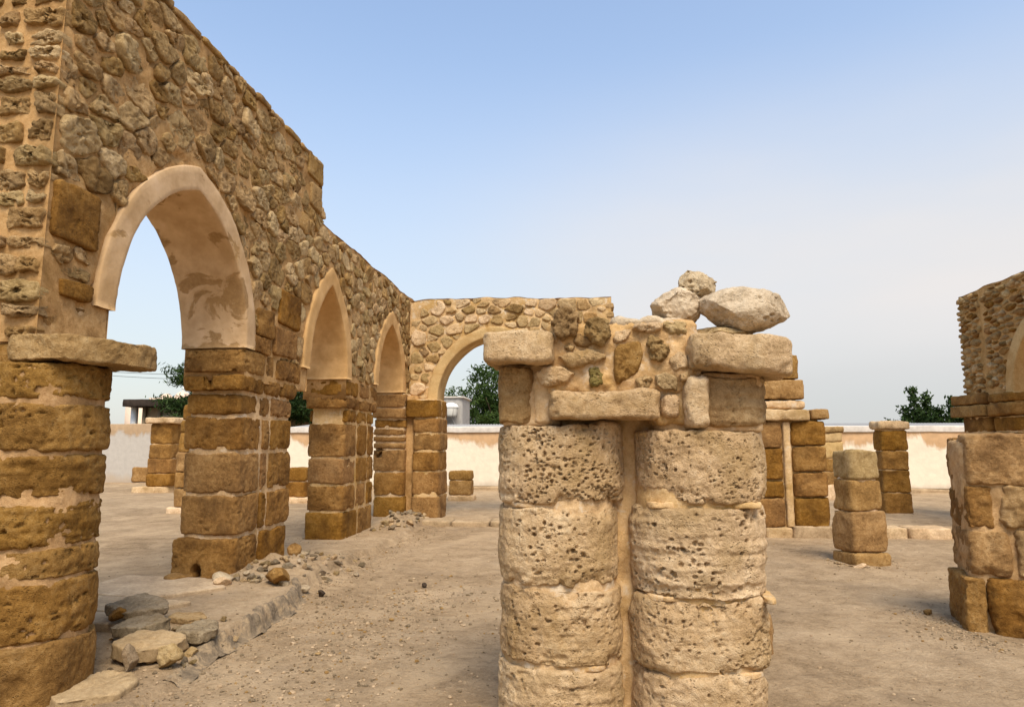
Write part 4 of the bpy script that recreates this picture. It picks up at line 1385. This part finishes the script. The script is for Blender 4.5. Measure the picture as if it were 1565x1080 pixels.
cb_ = thing('concrete_hut', 'small grey concrete hut carrying a lantern, seen through the wide arch', 'hut', (-5.6, 28.6, 0))
put('wall', block(-6.9, -4.72, 27.6, 29.6, 0, 3.40, 30, .12, .02, .015, 1.5), M_CONC, cb_)
put('wall', block(-7.3, -5.45, 27.0, 27.62, 0, 3.1, 30, .12, .02, .015, 1.5), M_CONC, cb_)
put('roof', box(-6.96, -4.66, 27.54, 29.66, 3.405, 3.47), M_COPING, cb_)
ln = thing('lantern', 'white caged globe lantern on a curved bracket against the grey hut', 'lamp', (-5.12, 27.2, 2.7))
t_ = np.linspace(0, 2 * np.pi, 21)[:-1]
prof = [(.0, 2.62), (.20, 2.63), (.235, 2.70), (.275, 2.95), (.285, 3.02)]
Vv = np.concatenate([np.column_stack([-5.12 + r_ * np.cos(t_), 27.2 + r_ * np.sin(t_), np.full(20, z_)]) for r_, z_ in prof])
a = np.arange(20); b = (a + 1) % 20
put('shade', (Vv, np.concatenate([np.stack([k * 20 + a, k * 20 + b, (k + 1) * 20 + b, (k + 1) * 20 + a], 1) for k in range(4)]), T0), M_GLASSY, ln)
prof = [(.31, 3.0), (.31, 3.04), (.24, 3.13), (.10, 3.19), (.0, 3.20)]
Vv = np.concatenate([np.column_stack([-5.12 + r_ * np.cos(t_), 27.2 + r_ * np.sin(t_), np.full(20, z_)]) for r_, z_ in prof])
put('cap', (Vv, np.concatenate([np.stack([k * 20 + a, k * 20 + b, (k + 1) * 20 + b, (k + 1) * 20 + a], 1) for k in range(4)]), T0), M_WHITE, ln)
for k in range(6):
    q = k * math.pi / 3
    put('cage_bar', tube([(-5.12 + .22 * math.cos(q), 27.2 + .22 * math.sin(q), 2.6), (-5.12 + .30 * math.cos(q), 27.2 + .30 * math.sin(q), 3.02)], [.012, .012], 5), M_CONC, ln)
put('bracket', tube([(-5.12, 27.2, 2.62), (-5.0, 27.25, 2.4), (-4.85, 27.45, 2.05), (-4.8, 27.65, 1.9)], [.02] * 4, 6), M_CONC, ln)

sd_ = thing('shed', 'low shed with dark flat overhanging roof beyond the grey wall at left', 'shed', (-16, 32, 0))
put('wall', block(-20.5, -11.5, 30.6, 34, 0, 3.25, 40, .2, .02, .01, 1), M_SHEDWALL, sd_)
put('roof', block(-21.3, -11.2, 29.9, 34.3, 3.27, 3.60, 40, .3, .02, .015, 1), M_ROOF, sd_)
for k in range(9):
    put('shutter_slat', box(-19.5, -18.1, 30.52, 30.62, 2.05 + k * .125, 2.15 + k * .125), M_SHUTTER, sd_)
for x_ in (-20.4, -19.65, -17.95, -15.5, -13.5):
    put('post', box(x_ - .07, x_ + .07, 30.42, 30.58, 0, 3.26), M_SHEDWALL, sd_)
put('corner_post', box(-21.1, -20.85, 30.5, 30.7, 0, 3.26), M_WHITE, sd_)

fb_ = thing('far_building', 'pale peach building with white roof domes showing above the dark shed roof', 'building', (-52, 85, 0))
for x0_, x1_, zt in ((-57.5, -54.5, 6.6), (-54.4, -48.2, 7.25), (-48.1, -46.5, 7.1)):
    put('wall', box(x0_, x1_, 82, 90, 0, zt), M_FARWALL if x0_ < -49 else M_WHITE, fb_)
def dome(cx, cy, cz, r_, hh):
    t_ = np.linspace(0, 2 * np.pi, 19)[:-1]
    V = [np.column_stack([cx + r_ * math.cos(q) * np.cos(t_), cy + r_ * math.cos(q) * np.sin(t_), np.full(18, cz + hh * math.sin(q))]) for q in np.linspace(0, 1.55, 7)]
    a = np.arange(18); b = (a + 1) % 18
    return np.concatenate(V), np.concatenate([np.stack([k * 18 + a, k * 18 + b, (k + 1) * 18 + b, (k + 1) * 18 + a], 1) for k in range(6)]), T0
for x_, r_ in ((-53.0, 1.0), (-50.8, 1.3), (-49.2, .8)):
    put('dome', dome(x_, 83.5, 7.1, r_ * .8, r_ * .8), M_FARWALL, fb_)
put('finial', tube([(-50.8, 83.5, 7.9), (-50.8, 83.5, 8.7)], [.12, .03], 6), M_WHITE, fb_)
for k in range(7):
    put('window', box(-53.8 + k * .8, -53.4 + k * .8, 81.95, 82.05, 6.0, 6.9), M_SHEDWALL, fb_)

for k, (za, zb) in enumerate(((6.05, 5.55), (5.85, 5.25))):
    pts = [(-31 + 12 * s_, 38, za + (zb - za) * s_ - .5 * 4 * s_ * (1 - s_) * .35) for s_ in np.linspace(0, 1, 12)]
    put('power_line', tube(pts, [.014] * 12, 5), M_BLACK, label='thin overhead wire crossing the sky above the shed, ' + ('upper of the two' if k == 0 else 'lower of the two'), cat='wire')

# trees
def leaves(C, n_per, spread, size, seed, up=0.2, narrow=1.0):
    g = np.random.default_rng(seed)
    C = np.repeat(C, n_per, 0)
    sp = np.asarray(spread)
    P = C + g.normal(0, 1, C.shape) * sp
    d = g.normal(0, 1, C.shape); d[:, 2] += up
    d /= np.linalg.norm(d, axis=1, keepdims=True)
    e = np.cross(d, g.normal(0, 1, C.shape)); e /= np.linalg.norm(e, axis=1, keepdims=True)
    s_ = size * g.uniform(.6, 1.4, (len(P), 1))
    a, b = d * s_, e * s_ * .42 * narrow
    V = np.stack([P - a, P + b, P + a, P - b], 1).reshape(-1, 3)
    Q = np.arange(len(V)).reshape(-1, 4)
    return V, Q, T0

def crown_points(c, rad, n, seed, lumps=9, shell=.55):
    """lumpy crown: points in overlapping ellipsoids spread through the volume"""
    g = np.random.default_rng(seed)
    L = []
    for _ in range(lumps):
        d = g.normal(size=3); d /= np.linalg.norm(d)
        L.append((np.array(c) + d * np.array(rad) * g.uniform(.3, .75), np.array(rad) * g.uniform(.28, .5)))
    P = []
    for k in range(n):
        o, r_ = L[g.integers(len(L))]
        d = g.normal(size=3); d /= np.linalg.norm(d)
        P.append(o + d * r_ * g.uniform(shell, 1) ** .6)
    return np.array(P)

def tree(label, base, c, rad, seed, n=420, per=16, size=.10, spread=.16, mat=M_LEAF, lumps=12, name='tree', narrow=.7):
    t = thing(name, label, 'tree', base)
    g = np.random.default_rng(seed)
    P = crown_points(c, rad, n, seed, lumps)
    put('crown', leaves(P, per, (spread, spread, spread * .6), size, seed + 1, .1, narrow), mat, t, smooth=False)
    gs = [tube([base, (base[0] + .1, base[1], c[2] * .35), (c[0], c[1], c[2] * .7)], [.22, .17, .12], 8)]
    for k in range(14):
        q = P[g.integers(len(P))]
        s_ = np.array([c[0], c[1], c[2] * g.uniform(.45, .7)])
        mid = (s_ + q) / 2 + np.array([0, 0, .2])
        gs.append(tube([s_, mid, q], [.08, .05, .02], 6))
    put('trunk', join(gs), M_BARK, t)
    return t
tree('dense dark green tree behind the grey hut, filling the wide arch', (-4.2, 33.5, 0), (-3.95, 33.5, 3.2), (2.35, 2.0, 2.4), 801, 640, 22, .11, .17, lumps=20)
tree('low green tree at the left of the hut, under the larger tree', (-6.4, 36, 0), (-6.35, 36, 3.1), (1.3, 1.3, 1.5), 802, 200, 18, .11, .16, lumps=8)
# feathery acacia behind the first pier
ac = thing('acacia_tree', 'feathery dark acacia spreading its branches over the shed roof behind the first arcade pier', 'tree', (-14.4, 29.3, 0))
g = np.random.default_rng(9)
C, tw = [], [tube([(-14.4, 29.3, 0), (-14.5, 29.3, 1.6), (-14.2, 29.2, 2.8)], [.26, .2, .15], 8)]
for k in range(64):
    az = g.uniform(0, 2 * math.pi)
    ln_ = g.uniform(1.5, 4.2)
    s_ = np.array([-14.5, 29.3, g.uniform(2.3, 3.7)])
    e_ = s_ + np.array([math.cos(az) * ln_, math.sin(az) * ln_ * .45, g.uniform(-.3, 2.0)])
    if k < 32:
        e_ = s_ + np.array([-g.uniform(1.4, 4.2), g.uniform(-.8, .8), g.uniform(-.2, 1.6)])
    mid = (s_ + e_) / 2 + np.array([0, 0, .35])
    tw.append(tube([s_, mid, e_], [.07, .04, .012], 6))
    for q in np.linspace(.3, 1, 12):
        C.append(s_ * (1 - q) ** 2 + 2 * mid * q * (1 - q) + e_ * q * q)
put('crown', leaves(np.array(C), 80, (.24, .24, .13), .11, 12, 0, .55), M_LEAF_D, ac, smooth=False)
put('trunk', join(tw), M_BARK, ac)
tree('dark leafy tree seen low between the first and second arcade piers', (-12.7, 32.5, 0), (-12.9, 32.5, 2.6), (1.9, 1.4, 1.8), 805, 260, 18, .11, .17, M_LEAF_D)

def upright_bush(label, x, y, shoots, seed, size=.085):
    t = thing('shrub_tree', label, 'tree', (x, y, 0))
    g = np.random.default_rng(seed)
    C, tw = [], []
    for (dx, top, wd) in shoots:
        s_ = np.array([x + dx * .35, y, .8])
        e_ = np.array([x + dx, y + g.uniform(-.3, .3), top])
        tw.append(tube([s_, (s_ + e_) / 2 + np.array([dx * .1, 0, 0]), e_], [.06, .04, .01], 6))
        for q in np.linspace(.2, 1, 16):
            c_ = s_ + (e_ - s_) * q
            for _ in range(6):
                C.append(c_ + g.normal(0, 1, 3) * wd * (.75 - .4 * q) * np.array([1, 1, .4]))
    tw.append(tube([(x, y, 0), (x, y, 1.2)], [.1, .08], 7))
    put('crown', leaves(np.array(C), 9, (.07, .07, .06), size, seed + 1, .7, 1.0), M_LEAF_D, t, smooth=False)
    put('trunk', join(tw), M_BARK, t)
upright_bush('dark shrub tree with two tall upright shoots rising over the perimeter wall at right', 13.72, 29.0, [(-.22, 3.75, .2), (.32, 3.5, .18), (-.6, 2.95, .25), (.6, 2.75, .3), (0, 2.8, .35)], 851)
upright_bush('dark shrub tree with a single leaning top, middle of the three over the perimeter wall', 14.72, 29.2, [(.32, 3.3, .2), (-.2, 2.95, .25), (.6, 2.6, .25), (0, 2.5, .3)], 852)
upright_bush('dark spreading shrub tree against the end of the right arcade wall', 15.55, 29.0, [(.45, 3.4, .2), (.75, 3.35, .2), (-.2, 2.9, .25), (.2, 2.75, .35), (.9, 2.8, .3)], 853)
upright_bush('tiny bush top barely showing above the far perimeter wall', 12.85, 29.5, [(-.15, 2.42, .12), (.1, 2.4, .1)], 854, .06)

# ------------------------------------------------------------------ loose stones, flagstones, rubble
pv = link('paving', None, (-3.9, 6.3, .14), None, kind='structure')
SL = [[(-4.9, 6.35), (-3.95, 6.18), (-3.50, 6.72), (-3.95, 7.12), (-4.9, 7.2)], [(-4.9, 5.72), (-3.72, 5.68), (-3.48, 6.08), (-3.93, 6.14), (-4.9, 6.31)], [(-4.6, 5.30), (-3.60, 5.28), (-3.44, 5.55), (-3.68, 5.64), (-4.6, 5.68)], [(-3.40, 5.62), (-3.02, 5.5), (-3.0, 6.3), (-3.46, 6.65), (-3.92, 6.16)][:4]]
for P in SL[:3]:
    o = poly_round(np.array(P), 120, 1, 0.04)
    V, Q, T = loft(o, edge_rows(.07, .012, .03), 8)
    V[:, 2] += .115
    put('flagstone', rough((V, Q, T), .010, 3.0, .003, 20, rnd.randrange(9999)), M_SLAB, pv)

def slab_piece(label, P, z, h, mat, rx=0, ry=0, seed=1, group=None):
    P = np.array(P)
    P = (P - P.mean(0)) * (.80 if z > .05 else 1) + P.mean(0) - (np.array([.10, -.04]) if z > .05 else 0)
    o = poly_round(P, 120, 1, 0.09)
    c = o.mean(0)
    G = loft(o - c, edge_rows(h, min(.012, h * .3), .016), 7)
    G = rough(G, .024, 5, .011, 22, seed, ero=.012)
    G = turn(G, rx, ry, 0, (c[0], c[1], z))
    put('broken_slab', G, mat, label=label, cat='stone slab', group=group)
slab_piece('pale grey broken slab on top of the rubble beside the near left column', [(-3.78, 5.28), (-3.45, 5.12), (-3.16, 5.42), (-3.30, 5.62), (-3.66, 5.72)], .235, .075, M_GREYROCK, .10, .10, 21)
slab_piece('rough brown slab in the middle of the rubble beside the near left column', [(-3.50, 4.98), (-3.10, 4.95), (-2.98, 5.18), (-3.2, 5.34), (-3.5, 5.28)], .155, .085, M_GREYROCK, .08, -.08, 22)
slab_piece('largest smooth tan slab jutting out lowest of the rubble beside the near left column', [(-3.28, 4.70), (-3.02, 4.55), (-2.72, 4.78), (-2.74, 5.02), (-3.0, 5.10), (-3.25, 5.0)], .095, .10, M_SLAB, .10, .06, 23)
slab_piece('flat cream slab at the right of the rubble pile, at the platform edge', [(-2.98, 4.98), (-2.72, 4.98), (-2.62, 5.16), (-2.74, 5.36), (-2.95, 5.34)], .125, .085, M_GREYROCK, .06, .08, 24)
slab_piece('small tan slab lying behind the pale grey one at the flagstones', [(-3.28, 5.42), (-3.0, 5.36), (-2.9, 5.52), (-3.1, 5.68), (-3.3, 5.62)], .145, .05, M_TAN, .0, .03, 25)
slab_piece('brown flat stone lying against the foot of the near left column', [(-3.32, 4.14), (-3.1, 4.0), (-2.86, 4.2), (-2.88, 4.42), (-3.02, 4.56), (-3.2, 4.56)], -.02, .10, M_SLAB, .02, .06, 26)
def stone_thing(label, loc, rad, seed, mat, group=None, n=12, name='loose_stone', rot=None, sink=.25):
    G = rock(n, seed, 9, rad, .14, 1.8, .05)
    rot = rot or (rnd.uniform(-.2, .2), rnd.uniform(-.2, .2), rnd.uniform(0, 6))
    z = gh(loc[0], loc[1]) + rad[2] * (1 - sink)
    put(name, turn(G, *rot, (loc[0], loc[1], loc[2] if len(loc) > 2 else z)), mat, label=label, cat='stone', group=group)
stone_thing('pale upright stone wedged between the near left column and the slabs', (-3.08, 4.62), (.07, .06, .12), 31, M_GREYROCK, n=16)
stone_thing('tall brown stone standing on edge under the largest smooth slab', (-2.86, 4.72), (.11, .10, .10), 32, M_RUBBLE_L, n=16)
stone_thing('chunky tan stone at the left of the slab heap against the near left column', (-3.30, 4.86), (.10, .08, .08), 51, M_TAN, n=16)
stone_thing('chunky grey stone under the slabs, close to the near left column', (-3.18, 5.06, .10), (.10, .09, .08), 52, M_GREYROCK, n=16)
stone_thing('tan chunk at the right front corner of the slab heap', (-2.86, 4.98, .06), (.09, .07, .06), 53, M_RUBBLE_L, n=16)
stone_thing('rough brown chunk filling the slab heap under the pale grey slab', (-3.42, 5.30, .13), (.12, .10, .08), 54, M_RUBBLE, n=16)
stone_thing('dark reddish stone tucked behind the pale grey slab by the near column', (-3.62, 5.25, .26), (.07, .07, .06), 33, M_OCHRE, n=12)
stone_thing('flat white stone at the foot of the first arcade pier', (-3.72, 7.05), (.15, .11, .05), 34, M_BOULDER, n=14)
stone_thing('flat brown stone under the hole in the first arcade pier', (-4.22, 7.12), (.17, .12, .055), 35, M_OCHRE2, n=14)
stone_thing('small rounded tan stone beside the flat white stone', (-3.62, 6.86), (.11, .08, .05), 36, M_CREAM, n=12)
stone_thing('dark brown stone lying alone in the middle of the court', (-1.75, 7.79), (.05, .035, .03), 37, M_DARKROCK, n=8)
stone_thing('dark grey stone on the ground in front of the second arcade pier', (-2.7, 8.31), (.05, .045, .035), 38, M_GREYROCK, n=8)
stone_thing('small dark stone near the foot of the low block pier at right', (3.22, 6.98), (.07, .05, .035), 39, M_RUBBLE, n=10)
stone_thing('flat pale stone in front of the chest-high stump', (3.62, 9.58), (.11, .06, .025), 40, M_CREAM, n=10)
stone_thing('dark stone on the ground just inside the first arch', (-5.0, 8.6), (.05, .04, .03), 41, M_DARKROCK, n=8)
stone_thing('upright ochre chip standing on the rubble heap by the first pier', (-3.48, 8.28), (.09, .05, .10), 42, M_OCHRE2, n=12)
stone_thing('large ochre stone at the front of the rubble heap by the first pier', (-3.10, 6.98), (.19, .14, .10), 43, M_OCHRE2, n=16)
stone_thing('black-brown stone at the right end of the rubble heap', (-2.72, 7.22), (.06, .05, .05), 44, M_DARKROCK, n=10)
variants = [mesh_np('rubble_piece', *[x if k else x for k, x in enumerate(rock(6, 60 + v, 14, (1, .8, .6), .12, 1.6, .05))], None) for v in range(10)]
vm = {}
def piece(name, loc, s_, mat, **kw):
    v = rnd.randrange(len(variants))
    key = (v, mat.name)
    if key not in vm:
        me = variants[v].copy(); me.materials.append(mat); vm[key] = me
    o = link(name, vm[key], loc, None, **kw)
    o.scale = (s_ * rnd.uniform(.8, 1.2), s_ * rnd.uniform(.8, 1.2), s_ * rnd.uniform(.7, 1.1))
    o.rotation_euler = (rnd.uniform(-.5, .5), rnd.uniform(-.5, .5), rnd.uniform(0, 6.28))
for k in range(95):
    t = rnd.random()
    y = 7.0 + 2.4 * t ** 1.3
    x = rnd.gauss(-3.32 + .02 * (y - 7), .20)
    x = min(max(x, -3.70), -2.85)
    s_ = rnd.choice([.03, .04, .05, .065, .085]) * (1.1 - .25 * t)
    piece('rubble_piece', (x, y, gh(x, y) + s_ * .25), s_, rnd.choice([M_GREYROCK, M_GREYROCK, M_BOULDER, M_CREAM, M_RUBBLE_L]),
          label='broken grey and cream rubble piece heaped at the foot of the first arcade pier', cat='rubble', group='rubble heap at the first pier')
for k in range(55):
    y = rnd.uniform(11.8, 14.3); x = rnd.gauss(-3.42, .17)
    s_ = rnd.choice([.04, .06, .08, .11])
    piece('rubble_piece', (x, y, gh(x, y) + s_ * .3), s_, rnd.choice([M_GREYROCK, M_GREYROCK, M_CREAM, M_RUBBLE_L]),
          label='broken grey rubble piece heaped in front of the third arch', cat='rubble', group='rubble heap at the third arch')
for k in range(10):
    a_ = rnd.uniform(2.6, 5.2)
    x, y = 3.80 + .42 * math.cos(a_), 9.98 + .42 * math.sin(a_)
    piece('stone_chip', (x, y, gh(x, y) + .008), rnd.uniform(.02, .05), M_CREAM, label='flat pale stone chip lying round the foot of the chest-high stump', cat='stone', group='chips round the stump')
for k in range(22):
    y = rnd.uniform(4.6, 5.6); x = rnd.uniform(-3.25, -2.75)
    s_ = rnd.uniform(.02, .05)
    piece('stone_chip', (x, y, gh(x, y) + s_ * .3), s_, rnd.choice([M_GREYROCK, M_SLAB, M_RUBBLE_L]), label='small stone chip among the broken slabs by the near left column', cat='stone', group='chips among the broken slabs')

# gravel and grit over the court
g = np.random.default_rng(77)
base = []
for v in range(5):
    base.append(rock(2, 300 + v, 4, (1, .8, .55), .1, 1.5, 0))
N = 8000
px_ = g.uniform(-6, 5.5, N); py_ = 3.3 + 11 * g.random(N) ** 1.7
sz = np.exp(g.normal(-5.45, .55, N)).clip(.002, .022)
M2 = 3600                                # denser bands: crumbled plaster and the foot of the step
bx = np.concatenate([g.normal(-1.75, .38, M2 // 2), edge_x(np.linspace(4, 13, M2 - M2 // 2)) + np.abs(g.normal(0, .28, M2 - M2 // 2)) + .05])
by = np.concatenate([4.1 + 3.6 * g.random(M2 // 2), np.linspace(4, 13, M2 - M2 // 2)])
bs = np.exp(g.normal(-5.05, .55, M2)).clip(.0025, .026)
M3 = 500
bx = np.concatenate([bx, 3.3 - np.abs(g.normal(0, .25, M3))]); by = np.concatenate([by, g.uniform(5.8, 7.2, M3)]); bs = np.concatenate([bs, np.exp(g.normal(-5, .5, M3)).clip(.003, .02)])
for (cx_, cy_, rr_, n_) in ((3.80, 9.98, .42, 260), (7.27, 16.9, .5, 80), (3.9, 6.5, .75, 260), (-3.35, 4.35, .6, 300), (.3, 4.3, 1.0, 260), (-4.1, 7.3, .5, 200), (-4.0, 10.8, .5, 160)):
    a_ = g.uniform(0, 6.28, n_); q_ = rr_ * (.75 + np.abs(g.normal(0, .3, n_)))
    bx = np.concatenate([bx, cx_ + q_ * np.cos(a_)]); by = np.concatenate([by, cy_ + q_ * np.sin(a_)]); bs = np.concatenate([bs, np.exp(g.normal(-5.0, .55, n_)).clip(.003, .02)])
n_ = 420                                 # crumbs of fallen plaster
bx = np.concatenate([bx, g.normal(-1.6, .55, n_)]); by = np.concatenate([by, g.uniform(4.2, 8.6, n_)]); bs = np.concatenate([bs, np.exp(g.normal(-4.35, .4, n_)).clip(.006, .03)])
px_ = np.concatenate([px_, bx]); py_ = np.concatenate([py_, by]); sz = np.concatenate([sz, bs])
pz_ = ground_h(px_, py_)
which = g.integers(0, 5, len(px_)); mats_ = g.integers(0, 10, len(px_))
for mi, (mt, nm, sel) in enumerate(((M_SLAB, 'gravel', mats_ < 4), (M_GREYROCK, 'gravel', (mats_ >= 4) & (mats_ < 9)), (M_TAN, 'gravel', mats_ == 9))):
    Vs, Qs, o_ = [], [], 0
    for v in range(5):
        idx = np.nonzero(sel & (which == v))[0]
        if not len(idx):
            continue
        a_ = g.uniform(0, 6.28, len(idx))
        V0, Q0, _ = base[v]
        c_, s_ = np.cos(a_), np.sin(a_)
        X = V0[None, :, 0] * c_[:, None] - V0[None, :, 1] * s_[:, None]
        Y = V0[None, :, 0] * s_[:, None] + V0[None, :, 1] * c_[:, None]
        Z = np.repeat(V0[None, :, 2], len(idx), 0)
        P = np.stack([X, Y, Z], 2) * sz[idx][:, None, None] + np.stack([px_[idx], py_[idx], pz_[idx] + sz[idx] * .25], 1)[:, None]
        Vs.append(P.reshape(-1, 3))
        Qs.append((Q0[None] + (np.arange(len(idx)) * len(V0))[:, None, None]).reshape(-1, 4) + o_)
        o_ += P.shape[0] * P.shape[1]
    put(nm, (np.concatenate(Vs), np.concatenate(Qs), T0), mt, kind='stuff', smooth=False)
print('objects', len(S.objects), 'polys', sum(len(o.data.polygons) for o in S.objects if o.type == 'MESH'))
